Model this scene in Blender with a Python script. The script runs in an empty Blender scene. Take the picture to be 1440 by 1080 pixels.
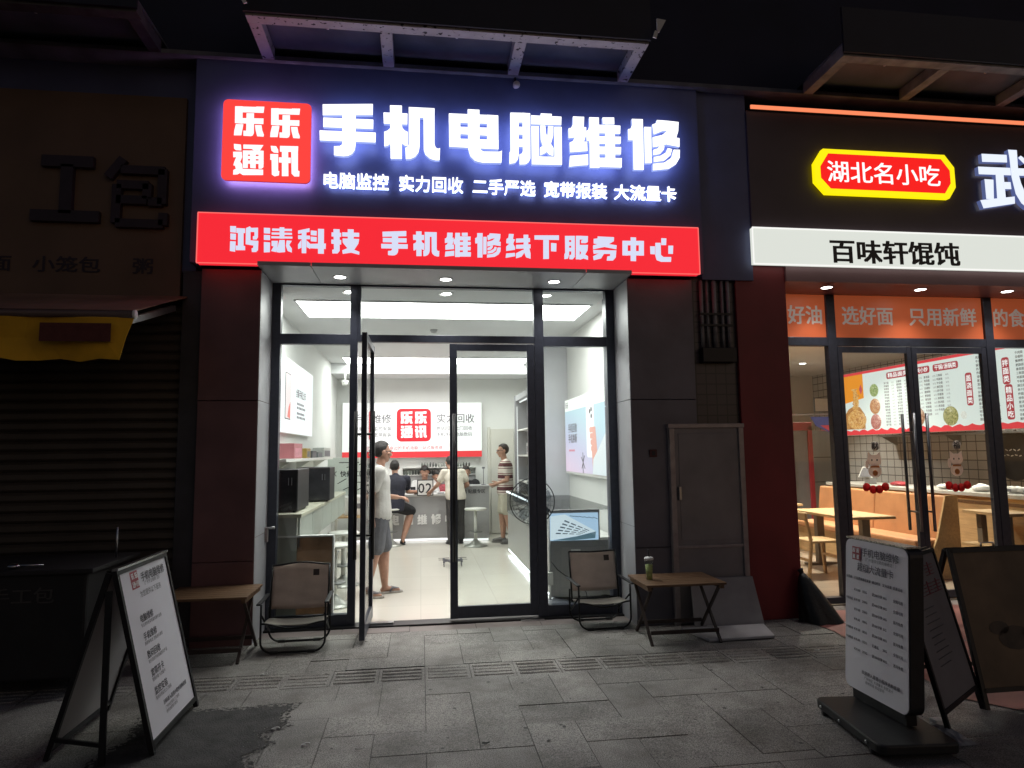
import bpy, math, random
from mathutils import Vector, Matrix
random.seed(7)
SC=bpy.context.scene; COL=SC.collection

# ---------------------------------------------------------------- camera, world, light, exposure
cam=bpy.data.objects.new('camera',bpy.data.cameras.new('camera')); COL.objects.link(cam); SC.camera=cam
cam.data.sensor_width=36.0; cam.data.lens=938/1440*36; cam.data.clip_start=.05; cam.data.clip_end=400
_r=Vector((0.990828386,-0.134503285,-0.0129605134)); _d=Vector((0.000824239387,0.101928271,-0.994791409)); _f=Vector((0.135123755,0.985656885,0.101104287))
cam.matrix_world=Matrix(((_r.x,-_d.x,-_f.x,0),(_r.y,-_d.y,-_f.y,0),(_r.z,-_d.z,-_f.z,1.58),(0,0,0,1)))
W=bpy.data.worlds.new('World'); SC.world=W; W.use_nodes=True
_n=W.node_tree; _sky=_n.nodes.new('ShaderNodeTexSky'); _sky.sky_type='NISHITA'; _sky.sun_disc=False
_sky.sun_elevation=math.radians(22); _sky.sun_rotation=math.radians(150)
_wm=_n.nodes.new('ShaderNodeMix'); _wm.data_type='RGBA'; _wm.blend_type='MULTIPLY'; _wm.inputs[0].default_value=1; _wm.inputs[7].default_value=(1.0,.87,.86,1)
_n.links.new(_sky.outputs[0],_wm.inputs[6]); _n.links.new(_wm.outputs[2],_n.nodes['Background'].inputs[0]); _n.nodes['Background'].inputs[1].default_value=0.0135
_s=bpy.data.lights.new('sun','SUN'); _s.energy=0.004; _s.angle=math.radians(10); _s.color=(.8,.85,1)
sun=bpy.data.objects.new('sun',_s); COL.objects.link(sun); sun.rotation_euler=(math.radians(60),0,math.radians(-30))
SC.view_settings.view_transform='Standard'; SC.view_settings.look='None'; SC.view_settings.exposure=0; SC.view_settings.gamma=1
SC.cycles.use_denoising=True; SC.cycles.max_bounces=10; SC.cycles.diffuse_bounces=5; SC.cycles.transparent_max_bounces=24
SC.cycles.sample_clamp_indirect=4; SC.cycles.caustics_reflective=False; SC.cycles.caustics_refractive=False

# ---------------------------------------------------------------- materials
MATS={}
def mat(name,c=(.5,.5,.5),rough=.5,metal=0,var=.12,scale=8,bump=0,bscale=60,em=None,es=0,spec=.5,detail=4,stretch=None):
    if name in MATS: return MATS[name]
    m=bpy.data.materials.new(name); m.use_nodes=True; nt=m.node_tree; b=nt.nodes['Principled BSDF']; MATS[name]=m
    b.inputs['Roughness'].default_value=rough; b.inputs['Metallic'].default_value=metal; b.inputs['Specular IOR Level'].default_value=spec
    tc=nt.nodes.new('ShaderNodeTexCoord'); src=tc.outputs['Object']
    if stretch:
        mp=nt.nodes.new('ShaderNodeMapping'); mp.inputs['Scale'].default_value=stretch; nt.links.new(src,mp.inputs[0]); src=mp.outputs[0]
    nz=nt.nodes.new('ShaderNodeTexNoise'); nz.inputs['Scale'].default_value=scale; nz.inputs['Detail'].default_value=detail; nt.links.new(src,nz.inputs['Vector'])
    cr=nt.nodes.new('ShaderNodeValToRGB'); nt.links.new(nz.outputs[0],cr.inputs[0])
    cr.color_ramp.elements[0].position=.3; cr.color_ramp.elements[1].position=.7
    cr.color_ramp.elements[0].color=tuple(max(0,x*(1-var)) for x in c)+(1,); cr.color_ramp.elements[1].color=tuple(min(1,x*(1+var)) for x in c)+(1,)
    nt.links.new(cr.outputs[0],b.inputs['Base Color'])
    if bump:
        n2=nt.nodes.new('ShaderNodeTexNoise'); n2.inputs['Scale'].default_value=bscale; n2.inputs['Detail'].default_value=5; nt.links.new(src,n2.inputs['Vector'])
        bp=nt.nodes.new('ShaderNodeBump'); bp.inputs['Strength'].default_value=bump; bp.inputs['Distance'].default_value=.01
        nt.links.new(n2.outputs[0],bp.inputs['Height']); nt.links.new(bp.outputs[0],b.inputs['Normal'])
    if em: b.inputs['Emission Color'].default_value=em+(1,); b.inputs['Emission Strength'].default_value=es
    return m
def lit(name,c,s,base=None,rough=.4): return mat(name,base or tuple(x*.22 for x in c),rough,var=.03,em=c,es=s)
def sh(r,g,b): return tuple(((x/255+.055)/1.055)**2.4 if x>10 else x/255/12.92 for x in (r,g,b))
def grid_mat(name,c,mortar,w,h,gap=.006,rough=.25,plane='xy',off=.0,var=.06):
    if name in MATS: return MATS[name]
    m=bpy.data.materials.new(name); m.use_nodes=True; nt=m.node_tree; b=nt.nodes['Principled BSDF']; MATS[name]=m
    b.inputs['Roughness'].default_value=rough
    tc=nt.nodes.new('ShaderNodeTexCoord'); sx=nt.nodes.new('ShaderNodeSeparateXYZ'); cx=nt.nodes.new('ShaderNodeCombineXYZ'); nt.links.new(tc.outputs['Object'],sx.inputs[0])
    for i,a in enumerate(plane): nt.links.new(sx.outputs['xyz'.index(a)],cx.inputs[i])
    bt=nt.nodes.new('ShaderNodeTexBrick'); bt.offset=off; bt.inputs['Scale'].default_value=1; bt.inputs['Brick Width'].default_value=w; bt.inputs['Row Height'].default_value=h; bt.inputs['Mortar Size'].default_value=gap
    bt.inputs['Color1'].default_value=c+(1,); bt.inputs['Color2'].default_value=tuple(x*(1-var) for x in c)+(1,); bt.inputs['Mortar'].default_value=mortar+(1,)
    nt.links.new(cx.outputs[0],bt.inputs['Vector']); nt.links.new(bt.outputs[0],b.inputs['Base Color'])
    return m
def glass_mat(name,tint=(.93,.96,.95),refl=.9):
    m=bpy.data.materials.new(name); m.use_nodes=True; nt=m.node_tree; MATS[name]=m
    for n in list(nt.nodes):
        if n.type=='BSDF_PRINCIPLED': nt.nodes.remove(n)
    t=nt.nodes.new('ShaderNodeBsdfTransparent'); t.inputs[0].default_value=tint+(1,); g=nt.nodes.new('ShaderNodeBsdfGlossy'); g.inputs['Roughness'].default_value=.02; g.inputs[0].default_value=(refl,refl,refl,1)
    lw=nt.nodes.new('ShaderNodeLayerWeight'); lw.inputs[0].default_value=.5; pw=nt.nodes.new('ShaderNodeMath'); pw.operation='POWER'; pw.inputs[1].default_value=5; nt.links.new(lw.outputs['Facing'],pw.inputs[0]); f=nt.nodes.new('ShaderNodeMath'); f.operation='MULTIPLY_ADD'; f.inputs[1].default_value=.92; f.inputs[2].default_value=.035; nt.links.new(pw.outputs[0],f.inputs[0]); mx=nt.nodes.new('ShaderNodeMixShader')
    nt.links.new(f.outputs[0],mx.inputs[0]); nt.links.new(t.outputs[0],mx.inputs[1]); nt.links.new(g.outputs[0],mx.inputs[2]); nt.links.new(mx.outputs[0],nt.nodes['Material Output'].inputs[0])
    return m
def food_mat(name,cols,scale=60,strength=.95,dist=1.5):
    m=bpy.data.materials.new(name); m.use_nodes=True; nt=m.node_tree; b=nt.nodes['Principled BSDF']; MATS[name]=m
    tc=nt.nodes.new('ShaderNodeTexCoord'); nz=nt.nodes.new('ShaderNodeTexNoise'); nz.inputs['Scale'].default_value=scale; nz.inputs['Detail'].default_value=3; nz.inputs['Distortion'].default_value=dist; nt.links.new(tc.outputs['Object'],nz.inputs['Vector'])
    cr=nt.nodes.new('ShaderNodeValToRGB'); nt.links.new(nz.outputs[0],cr.inputs[0]); e=cr.color_ramp.elements
    while len(e)<len(cols): e.new(.5)
    for i,c in enumerate(cols): e[i].position=.3+.4*i/(len(cols)-1); e[i].color=sh(*c)+(1,)
    nt.links.new(cr.outputs[0],b.inputs['Emission Color']); b.inputs['Emission Strength'].default_value=strength; b.inputs['Base Color'].default_value=(.05,.05,.05,1); return m
def cloth_mat(name,c,tr=.5,var=.12):
    m=mat(name,c,.85,0,var,6,.3,90); nt=m.node_tree; b=nt.nodes['Principled BSDF']; t=nt.nodes.new('ShaderNodeBsdfTranslucent'); x=nt.nodes.new('ShaderNodeMixShader'); x.inputs[0].default_value=tr
    nt.links.new(b.inputs['Base Color'].links[0].from_socket,t.inputs[0]); nt.links.new(b.outputs[0],x.inputs[1]); nt.links.new(t.outputs[0],x.inputs[2]); nt.links.new(x.outputs[0],nt.nodes['Material Output'].inputs[0]); return m
def stripe_mat(name,cols,axis='z',rough=.8):   # cols: list of (pos 0..1, rgb) over period p metres
    m=bpy.data.materials.new(name); m.use_nodes=True; nt=m.node_tree; b=nt.nodes['Principled BSDF']; MATS[name]=m; b.inputs['Roughness'].default_value=rough
    tc=nt.nodes.new('ShaderNodeTexCoord'); sx=nt.nodes.new('ShaderNodeSeparateXYZ'); nt.links.new(tc.outputs['Object'],sx.inputs[0])
    p,stops=cols
    d=nt.nodes.new('ShaderNodeMath'); d.operation='DIVIDE'; d.inputs[1].default_value=p; nt.links.new(sx.outputs['xyz'.index(axis)],d.inputs[0])
    fr=nt.nodes.new('ShaderNodeMath'); fr.operation='FRACT'; nt.links.new(d.outputs[0],fr.inputs[0])
    cr=nt.nodes.new('ShaderNodeValToRGB'); cr.color_ramp.interpolation='CONSTANT'; nt.links.new(fr.outputs[0],cr.inputs[0])
    e=cr.color_ramp.elements
    while len(e)<len(stops): e.new(.5)
    for el,(q,c) in zip(e,stops): el.position=q; el.color=c+(1,)
    nt.links.new(cr.outputs[0],b.inputs['Base Color'])
    return m

# ---------------------------------------------------------------- object helpers
def tag(o,label=None,cat=None,group=None,kind=None):
    if label: o['label']=label
    if cat: o['category']=cat
    if group: o['group']=group
    if kind: o['kind']=kind
    return o
def thing(name,label,cat,loc=(0,0,0),group=None,rz=0):
    o=bpy.data.objects.new(name,None); o.empty_display_size=.1; COL.objects.link(o); o.location=loc; o.rotation_euler=(0,0,rz); return tag(o,label,cat,group)
def wloc(o):
    v=Vector((0,0,0))
    while o: v+=Vector(o.location); o=o.parent
    return v
def copy_tree(o,parent=None):
    c=o.copy(); COL.objects.link(c)
    if parent: c.parent=parent
    for ch in list(o.children): copy_tree(ch,c)
    return c
class M:
    """collects shapes in world (or local) coordinates, builds ONE mesh object"""
    def __init__(s): s.v=[]; s.f=[]; s.mi=[]; s.cur=0; s.sm=[]; s.smooth=False
    def add(s,vs,fs):
        n=len(s.v); s.v+= [Vector(p) for p in vs]; s.f+=[[i+n for i in f] for f in fs]; s.mi+=[s.cur]*len(fs); s.sm+=[s.smooth]*len(fs); return s
    def box(s,x0,x1,y0,y1,z0,z1):
        return s.add([(x,y,z) for x in(x0,x1) for y in(y0,y1) for z in(z0,z1)],[[0,1,3,2],[4,6,7,5],[0,4,5,1],[2,3,7,6],[0,2,6,4],[1,5,7,3]])
    def bar(s,a,b,w,h,up=(0,0,1)):
        a=Vector(a);b=Vector(b);d=(b-a).normalized();u=Vector(up);r=d.cross(u)
        if r.length<1e-4: r=d.cross(Vector((0,1,0)))
        r.normalize();u=r.cross(d);r=r*w/2;u=u*h/2
        return s.add([a-r-u,a+r-u,a+r+u,a-r+u,b-r-u,b+r-u,b+r+u,b-r+u],[[0,3,2,1],[4,5,6,7],[0,1,5,4],[1,2,6,5],[2,3,7,6],[3,0,4,7]])
    def tube(s,pts,r,seg=8,rr=None,cap=True):
        pts=[Vector(p) for p in pts];vs=[];fs=[];n=len(pts);pu=None;sm=s.smooth;s.smooth=True
        for i,p in enumerate(pts):
            d=((pts[min(i+1,n-1)]-p).normalized()+(p-pts[max(i-1,0)]).normalized()).normalized() if 0<i<n-1 else (pts[min(i+1,n-1)]-pts[max(i-1,0)]).normalized()
            if pu is None: pu=d.orthogonal().normalized()
            else: pu=(pu-d*pu.dot(d)).normalized()
            q=d.cross(pu); R=rr[i] if rr else r
            vs+=[p+(pu*math.cos(2*math.pi*k/seg)+q*math.sin(2*math.pi*k/seg))*R for k in range(seg)]
        for i in range(n-1):
            for k in range(seg): fs.append([i*seg+k,i*seg+(k+1)%seg,(i+1)*seg+(k+1)%seg,(i+1)*seg+k])
        if cap: fs+= [list(range(seg))[::-1],[(n-1)*seg+k for k in range(seg)]]
        s.add(vs,fs); s.smooth=sm; return s
    def cyl(s,p,r,h,seg=24,r2=None,axis=(0,0,1)):
        a=Vector(p); return s.tube([a,a+Vector(axis).normalized()*h],r,seg,[r,r if r2 is None else r2])
    def lathe(s,c,prof,seg=24,axis=None,cap=True):
        vs=[];fs=[];c=Vector(c);n=len(prof);sm=s.smooth;s.smooth=True
        Q=Vector((0,0,1)).rotation_difference(Vector(axis)).to_matrix() if axis else Matrix.Identity(3)
        for r,z in prof: vs+=[c+Q@Vector((r*math.cos(2*math.pi*k/seg),r*math.sin(2*math.pi*k/seg),z)) for k in range(seg)]
        for i in range(n-1):
            for k in range(seg): fs.append([i*seg+k,i*seg+(k+1)%seg,(i+1)*seg+(k+1)%seg,(i+1)*seg+k])
        fs+=[list(range(seg))[::-1],[(n-1)*seg+k for k in range(seg)]] if cap else []
        s.add(vs,fs); s.smooth=sm; return s
    def ell(s,c,r,rot=None,seg=14,rings=9):
        vs=[];fs=[];c=Vector(c);sm=s.smooth;s.smooth=True
        for i in range(rings+1):
            t=math.pi*i/rings
            for k in range(seg):
                a=2*math.pi*k/seg; p=Vector((r[0]*math.sin(t)*math.cos(a),r[1]*math.sin(t)*math.sin(a),r[2]*math.cos(t)))
                vs.append(c+(rot@p if rot else p))
        for i in range(rings):
            for k in range(seg): fs.append([i*seg+k,(i+1)*seg+k,(i+1)*seg+(k+1)%seg,i*seg+(k+1)%seg])
        s.add(vs,fs); s.smooth=sm; return s
    def caps(s,a,b,ra,rb,seg=12):
        a=Vector(a);b=Vector(b);d=(b-a).normalized();P=[];R=[]
        for t in (1,.8,.45,.0): P.append(a-d*ra*t);R.append(max(.0015,ra*math.sqrt(1-t*t)))
        for t in (.0,.45,.8,1): P.append(b+d*rb*t);R.append(max(.0015,rb*math.sqrt(1-t*t)))
        return s.tube(P,1,seg,R)
    def loft(s,secs,Rm,seg=20):
        """elliptical sections (centre, rx, ry) skinned into one closed surface"""
        vs=[];fs=[];n=len(secs);sm=s.smooth;s.smooth=True
        for c,rx,ry in secs: vs+=[Vector(c)+Rm@Vector((rx*math.cos(2*math.pi*k/seg),ry*math.sin(2*math.pi*k/seg),0)) for k in range(seg)]
        for i in range(n-1):
            for k in range(seg): fs.append([i*seg+k,i*seg+(k+1)%seg,(i+1)*seg+(k+1)%seg,(i+1)*seg+k])
        fs+=[list(range(seg))[::-1],[(n-1)*seg+k for k in range(seg)]]
        s.add(vs,fs); s.smooth=sm; return s
    def prism(s,pts,ext):
        pts=[Vector(p) for p in pts];e=Vector(ext);n=len(pts)
        return s.add(pts+[p+e for p in pts],[list(range(n))[::-1],[n+i for i in range(n)]]+[[i,(i+1)%n,n+(i+1)%n,n+i] for i in range(n)])
    def face(s,pts): return s.add(pts,[list(range(len(pts)))])
    def build(s,name,mats,parent=None,bev=0,label=None,local=False,seg=2):
        me=bpy.data.meshes.new(name); off=Vector((0,0,0)) if (local or not parent) else wloc(parent)
        me.from_pydata([p-off for p in s.v],[],s.f)
        for m in (mats if isinstance(mats,(list,tuple)) else [mats]): me.materials.append(m)
        me.polygons.foreach_set('material_index',s.mi); me.polygons.foreach_set('use_smooth',s.sm); me.update()
        o=bpy.data.objects.new(name,me); COL.objects.link(o)
        if parent: o.parent=parent
        if bev:
            b=o.modifiers.new('b','BEVEL'); b.width=bev; b.segments=seg; b.limit_method='ANGLE'; b.angle_limit=math.radians(50)
        if label: o['label']=label
        return o
def structure(name,m,mt): return tag(m.build(name,mt),kind='structure')
def arc(c,r,a0,a1,n,u=(1,0,0),v=(0,0,1)):
    c=Vector(c);u=Vector(u);v=Vector(v); return [c+u*r*math.cos(math.radians(a0+(a1-a0)*i/n))+v*r*math.sin(math.radians(a0+(a1-a0)*i/n)) for i in range(n+1)]
def rrect(x0,x1,z0,z1,r,n=5):   # rounded rectangle outline in 2D
    P=[]
    for cx,cz,a in((x1-r,z1-r,0),(x0+r,z1-r,90),(x0+r,z0+r,180),(x1-r,z0+r,270)):
        P+=[(cx+r*math.cos(math.radians(a+90*i/n)),cz+r*math.sin(math.radians(a+90*i/n))) for i in range(n+1)]
    return P

# ---------------------------------------------------------------- lettering
_GC={}
def glyphs(chars):
    new=[c for c in chars if c not in _GC and c!=' ']
    if not new: return
    obs=[]
    for c in new:
        cu=bpy.data.curves.new('g','FONT'); cu.body=c; cu.size=1; cu.resolution_u=2; o=bpy.data.objects.new('g',cu); COL.objects.link(o); obs.append(o)
    dg=bpy.context.evaluated_depsgraph_get(); dg.update()
    for c,o in zip(new,obs):
        me=bpy.data.meshes.new_from_object(o.evaluated_get(dg))
        vs=[(v.co.x,v.co.y) for v in me.vertices]; fs=[list(p.vertices) for p in me.polygons]
        w=1.0 if ord(c)>0x2e7f else (max([x for x,_ in vs],default=.3)+.07)
        _GC[c]=(vs,fs,w); cu=o.data; bpy.data.objects.remove(o); bpy.data.curves.remove(cu); bpy.data.meshes.remove(me)
def put_text(mb,s,O,R,U,size,bold=0,align='l',wx=1.0,fit=None,lift=.0):
    """print a line of text in the plane (O,R,U); baseline at O; fit=(width,height) stretches it"""
    glyphs(s); O=Vector(O);R=Vector(R);U=Vector(U);N=R.cross(U)
    tot=sum((_GC[c][2] if c!=' ' else .35) for c in s); sx=size*wx; sy=size
    if fit: sx=fit[0]/tot; sy=fit[1]/.96
    x=0 if align=='l' else (-tot*sx/2 if align=='c' else -tot*sx)
    sh_=[(0,0)] if not bold else [(-bold,-bold*.6),(bold,-bold*.6),(-bold,bold*.6),(bold,bold*.6),(0,0)]
    for c in s:
        if c==' ': x+=.35*sx; continue
        vs,fs,w=_GC[c]
        for i,(dx,dy) in enumerate(sh_):
            mb.add([O+R*(x+(a+dx)*sx)+U*((b+dy+(.1 if fit else 0))*sy)+N*(lift+i*.00025) for a,b in vs],fs)
        x+=w*sx
def put_glyph(mb,ch,O,R,U,x0,x1,y0,y1,depth,side=None,lift=0,back=None):
    """one hand-drawn sign character inside the box x0..x1,y0..y1 of the plane (O,R,U), raised by depth"""
    O=Vector(O);R=Vector(R);U=Vector(U);N=R.cross(U)
    for i,pl in enumerate(G[ch].split('|')):
        p=[tuple(map(int,q.split(','))) for q in pl.split()]
        P=[O+R*(x0+(x1-x0)*a/999)+U*(y0+(y1-y0)*b/999)+N*lift for a,b in p]; D=N*(depth+i*.0006); n=len(P)
        c0=mb.cur
        mb.add([q+D for q in P],[list(range(n))])
        if depth>.004 and side is not None:
            if back is not None: mb.cur=back; mb.add(P,[list(range(n))[::-1]])
            mb.cur=side; mb.add(P+[q+D for q in P],[[k,(k+1)%n,n+(k+1)%n,n+k] for k in range(n)]); mb.cur=c0
G={
'手':"47,940 943,999 941,790 53,738|62,695 954,706 952,532 65,520|0,455 999,466 997,283 8,273|398,869 634,882 641,210 626,124 582,53 508,12 426,0 261,13 259,178 357,186 393,207 406,242",
'机':"113,992 323,999 326,6 130,0|0,850 422,855 419,649 8,643|131,650 119,562 75,516 15,490 20,217 77,232 133,283|316,660 336,574 377,532 429,509 427,243 378,252 317,302|444,976 901,980 900,305 920,245 961,221 999,237 989,8 919,3 820,30 738,104 710,190 705,788 639,788 636,239 615,133 558,52 476,8 395,1 386,209 435,238 446,282",
'电':"1,900 216,904 213,281 7,271|722,914 936,913 934,266 720,270|1,900 936,913 934,749 0,728|209,657 723,666 722,516 209,520|8,427 936,445 934,266 7,271|355,997 578,999 575,281 601,238 645,210 946,221 999,245 986,13 626,0 486,29 399,113 364,235",
'脑':"30,982 188,987 176,181 158,91 105,26 0,4 6,226 24,245|258,991 404,988 394,120 358,47 296,8 191,0 191,191 238,211 256,257|179,986 267,988 264,805 176,800|175,716 263,717 261,571 173,570|172,482 260,484 257,337 170,336|420,949 999,955 992,791 417,777|603,996 813,999 811,935 602,923|422,741 563,744 556,13 419,10|421,161 992,175 989,26 419,10|856,747 998,755 989,26 850,21|590,760 687,761 694,620 736,496 813,374 834,339 827,185 748,209 636,347 594,489|740,759 838,759 831,573 778,390 687,242 580,183 579,335 627,365 691,458 729,604",
'维':"93,976 305,979 293,780 339,779 332,627 290,496 349,499 353,320 23,278 19,465 78,494 122,573 4,550 4,738 50,750 86,812|21,210 360,255 358,50 177,30 0,0|652,986 876,999 878,867 657,860|400,976 584,981 569,6 388,1 395,476 379,518 341,511 337,705 372,724 396,794|580,839 992,844 984,687 580,675|579,614 994,627 987,492 575,471|573,413 992,425 984,282 573,267|571,197 999,210 990,28 570,19|700,845 880,846 869,33 686,24",
'修':"79,992 294,999 279,6 83,0 89,575 2,570 0,787 52,798 81,871|316,848 451,851 435,145 306,135|566,997 778,994 994,981 980,801 934,668 689,503 469,456 470,652 662,707 771,797 664,784 495,707 472,902 550,933|713,665 934,668 999,659 992,487 734,523|475,404 564,435 601,481 698,489 677,414 604,330 472,301|479,262 612,295 719,362 758,453 845,436 806,313 678,201 476,165|457,128 677,162 821,261 872,427 995,430 984,269 905,141 760,45 453,1",
'乐':"9,960 696,976 722,990 988,999 967,791 252,775 15,768|9,960 259,973 277,396 21,409|16,575 972,606 971,418 21,404|398,749 649,762 662,108 630,30 565,1 315,2 310,173 402,172|54,373 304,377 249,12 0,0 8,153|692,371 911,377 943,198 999,73 993,3 776,6 717,213",
'通':"18,997 247,983 266,789 87,794 30,841|0,739 280,752 298,576 238,423 304,350 321,200 986,203 990,27 340,0 237,59 162,13 23,0 26,150 106,191 77,290 21,300 48,414 107,568 13,559|324,986 978,999 867,816 675,808 596,855 328,850|317,791 475,799 491,232 333,226|552,802 731,810 747,230 568,236|823,814 988,809 996,279 934,226 839,222|317,791 988,809 991,683 321,658|322,615 992,632 995,536 325,514|326,464 996,488 999,380 329,364",
'讯':"7,975 193,970 262,857 273,754 118,761 37,821|0,712 266,716 279,176 319,178 309,37 164,0 70,53 50,513 5,524|321,984 937,999 932,810 325,796|389,811 602,821 628,24 408,15|295,614 695,618 694,443 299,447|695,980 929,991 945,216 999,193 994,25 829,19 733,105",
'鸿':"0,995 205,994 205,741 10,754|15,707 213,697 212,460 21,474|16,406 214,400 199,0 16,27|218,922 524,913 529,732 223,730|279,904 471,899 491,109 293,103|218,240 542,230 546,70 223,61|553,926 685,999 741,940 976,957 981,586 933,496 806,491 803,620 857,630 853,783 716,786 724,457 999,445 993,84 926,9 782,5 771,145 825,171 830,259 558,299",
'漾':"0,964 215,960 220,740 5,745|6,686 222,681 226,486 11,487|13,408 228,395 229,18 22,0|288,942 974,950 975,862 290,850|273,786 977,794 985,714 275,702|266,638 997,647 999,567 267,555|546,999 712,997 721,558 555,552|549,496 736,502 757,33 559,8 451,24|280,456 499,463 485,144 437,24 271,59 357,240 285,257|802,489 983,478 895,316 988,180 991,20 846,76 781,273",
'科':"0,892 404,999 407,853 2,758|3,709 427,703 430,561 6,555|129,876 295,881 303,10 145,6|10,345 124,531 130,219 13,163|309,516 444,379 440,176 313,253|450,907 665,894 661,710 453,724|454,663 669,650 664,467 457,480|444,379 999,408 991,192 447,204|708,977 924,976 931,0 723,2",
'技':"68,990 288,989 299,134 227,31 44,25 35,167 97,189|4,857 345,848 347,685 6,694|0,572 349,563 351,379 2,409|382,870 984,870 986,706 384,706|576,999 787,998 791,597 581,590|396,625 987,624 959,439 814,190 999,114 993,0 704,73 410,16 390,157 573,244 405,463",
'线':"143,999 337,996 303,796 380,775 309,597 380,465 379,354 26,293 28,478 156,592 30,612 45,788 118,832|25,192 372,229 380,91 0,12|723,980 914,986 908,592 951,407 993,224 990,2 809,57 722,308|421,809 980,849 978,686 419,642|417,554 999,594 996,427 415,392|413,207 677,353 813,334 628,75 410,0",
'下':"3,968 999,999 995,804 0,792|355,794 586,791 572,15 341,0|667,673 890,662 874,323 661,331",
'服':"44,980 218,985 201,209 151,44 0,16 5,227 38,275|303,988 454,993 434,121 338,16 206,22 210,186 286,211|218,985 313,988 309,814 215,811|203,726 307,729 304,578 200,575|198,491 302,493 298,343 195,340|492,994 653,999 630,23 470,19|644,999 999,996 983,749 897,699 707,694 710,798 791,838 640,843|644,621 990,631 960,395 861,227 978,160 974,9 786,60 629,0 634,197 698,293 638,385",
'务':"210,999 899,987 885,818 676,691 999,652 980,483 483,564 7,454 12,622 202,676 37,695 42,888 208,917|7,430 978,435 946,145 823,7 562,0 591,174 710,196 712,283 452,275 328,80 19,0 0,167 239,293 26,263",
'中':"20,844 261,842 241,229 0,233|767,866 999,863 977,248 744,242|20,844 999,863 992,680 14,653|6,414 983,430 977,248 0,233|395,999 642,997 607,0 361,3",
'心':"0,643 211,649 198,308 3,317|231,796 461,803 457,291 562,207 897,216 879,11 456,0 263,68 211,260|493,999 715,996 694,712 482,706|787,691 999,697 971,345 774,349",
'武':"105,909 594,912 589,784 105,774|16,691 992,698 978,574 17,564|118,487 291,484 267,162 120,157|340,577 496,576 499,186 329,172|483,453 616,456 622,339 479,334|0,133 671,219 664,101 48,0|621,999 795,999 784,604 822,436 906,240 947,288 999,274 959,73 900,26 786,113 694,262 643,536 635,875|804,868 862,909 971,836 910,772",
}
# ---------------------------------------------------------------- palette
FRAME=mat('dark_aluminium',(.045,.052,.075),.36,.25,.15,20)
CLAD=mat('grey_cladding',(.47,.47,.505),.42,.1,.06,3)
DARKCLAD=mat('charcoal_cladding',(.14,.137,.168),.42,.1,.2,2.5,.05,30)
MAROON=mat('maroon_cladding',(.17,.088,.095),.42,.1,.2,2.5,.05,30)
NAVY=mat('navy_sign_panel',(.088,.104,.225),.42,0,.12,3,.03,12)
DUSK=mat('dark_facade_paint',(.05,.045,.06),.7,0,.25,2.5,.1,15)
WALL=mat('white_wall_paint',(.74,.745,.73),.75,0,.04,1.5)
CEIL=mat('ceiling_paint',(.66,.67,.68),.8,0,.03,1.5)
PANE=glass_mat('window_glass')
CLEAR=glass_mat('display_glass',(.98,.99,.99),.5)
BLACK=mat('black_plastic',(.015,.015,.018),.45,0,.2,15)
BLKMET=mat('black_powder_coat',(.012,.012,.014),.42,.3,.25,25)
CHROME=mat('brushed_steel',(.55,.55,.57),.28,1,.08,30)
WHITEP=mat('white_plastic',(.72,.72,.70),.4,0,.05,8)
GREYP=mat('pale_grey_laminate',(.37,.37,.375),.45,0,.05,4)
INK=mat('dark_ink',(.03,.03,.035),.6,0,.1,30)
INKR=mat('red_ink',(.55,.03,.05),.6,0,.1,30)
INKG=mat('grey_ink',(.16,.16,.18),.6,0,.1,30)
INKW=mat('white_ink',(.8,.8,.8),.6,0,.05,30)
WOOD=mat('dark_stained_wood',(.17,.095,.05),.5,0,.3,6,.1,40,stretch=(1,12,12))
PINE=mat('pale_wood',(.52,.34,.17),.5,0,.15,5,.05,30,stretch=(8,1,8))
PANELLIGHT=lit('ceiling_panel_light',(1,1,.95),12)
DLIGHT=lit('downlight_disc',(1,.98,.95),14)
RX=(1,0,0);UZ=(0,0,1);LY=(0,-1,0)

# ---------------------------------------------------------------- ground
GRAN=mat('grey_granite',(.315,.305,.295),.62,0,.42,1.1,.25,320,detail=8)
_nt=GRAN.node_tree; _b=_nt.nodes['Principled BSDF']                     # fine speckle and a tone of its own for each slab
_ns=_nt.nodes.new('ShaderNodeTexNoise'); _ns.inputs['Scale'].default_value=170; _ns.inputs['Detail'].default_value=3
_nt.links.new(_nt.nodes['Texture Coordinate'].outputs['Object'],_ns.inputs['Vector'])
_mx=_nt.nodes.new('ShaderNodeMix'); _mx.data_type='RGBA'; _mx.blend_type='MULTIPLY'; _mx.inputs[0].default_value=1
_rp=_nt.nodes.new('ShaderNodeValToRGB'); _rp.color_ramp.elements[0].position=.36; _rp.color_ramp.elements[1].position=.64; _rp.color_ramp.elements[0].color=(.30,.30,.31,1); _rp.color_ramp.elements[1].color=(1.55,1.53,1.48,1)
_nt.links.new(_ns.outputs[0],_rp.inputs[0]); _lk=_b.inputs['Base Color'].links[0].from_socket
_nt.links.new(_lk,_mx.inputs[6]); _nt.links.new(_rp.outputs[0],_mx.inputs[7])
_st=_nt.nodes.new('ShaderNodeTexNoise'); _st.inputs['Scale'].default_value=2.3; _st.inputs['Detail'].default_value=9; _st.inputs['Roughness'].default_value=.68; _nt.links.new(_nt.nodes['Texture Coordinate'].outputs['Object'],_st.inputs['Vector'])
_sr=_nt.nodes.new('ShaderNodeValToRGB'); _sr.color_ramp.elements[0].position=.33; _sr.color_ramp.elements[0].color=(.52,.50,.48,1); _sr.color_ramp.elements[1].position=.55; _sr.color_ramp.elements[1].color=(1,1,1,1); _nt.links.new(_st.outputs[0],_sr.inputs[0])
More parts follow.
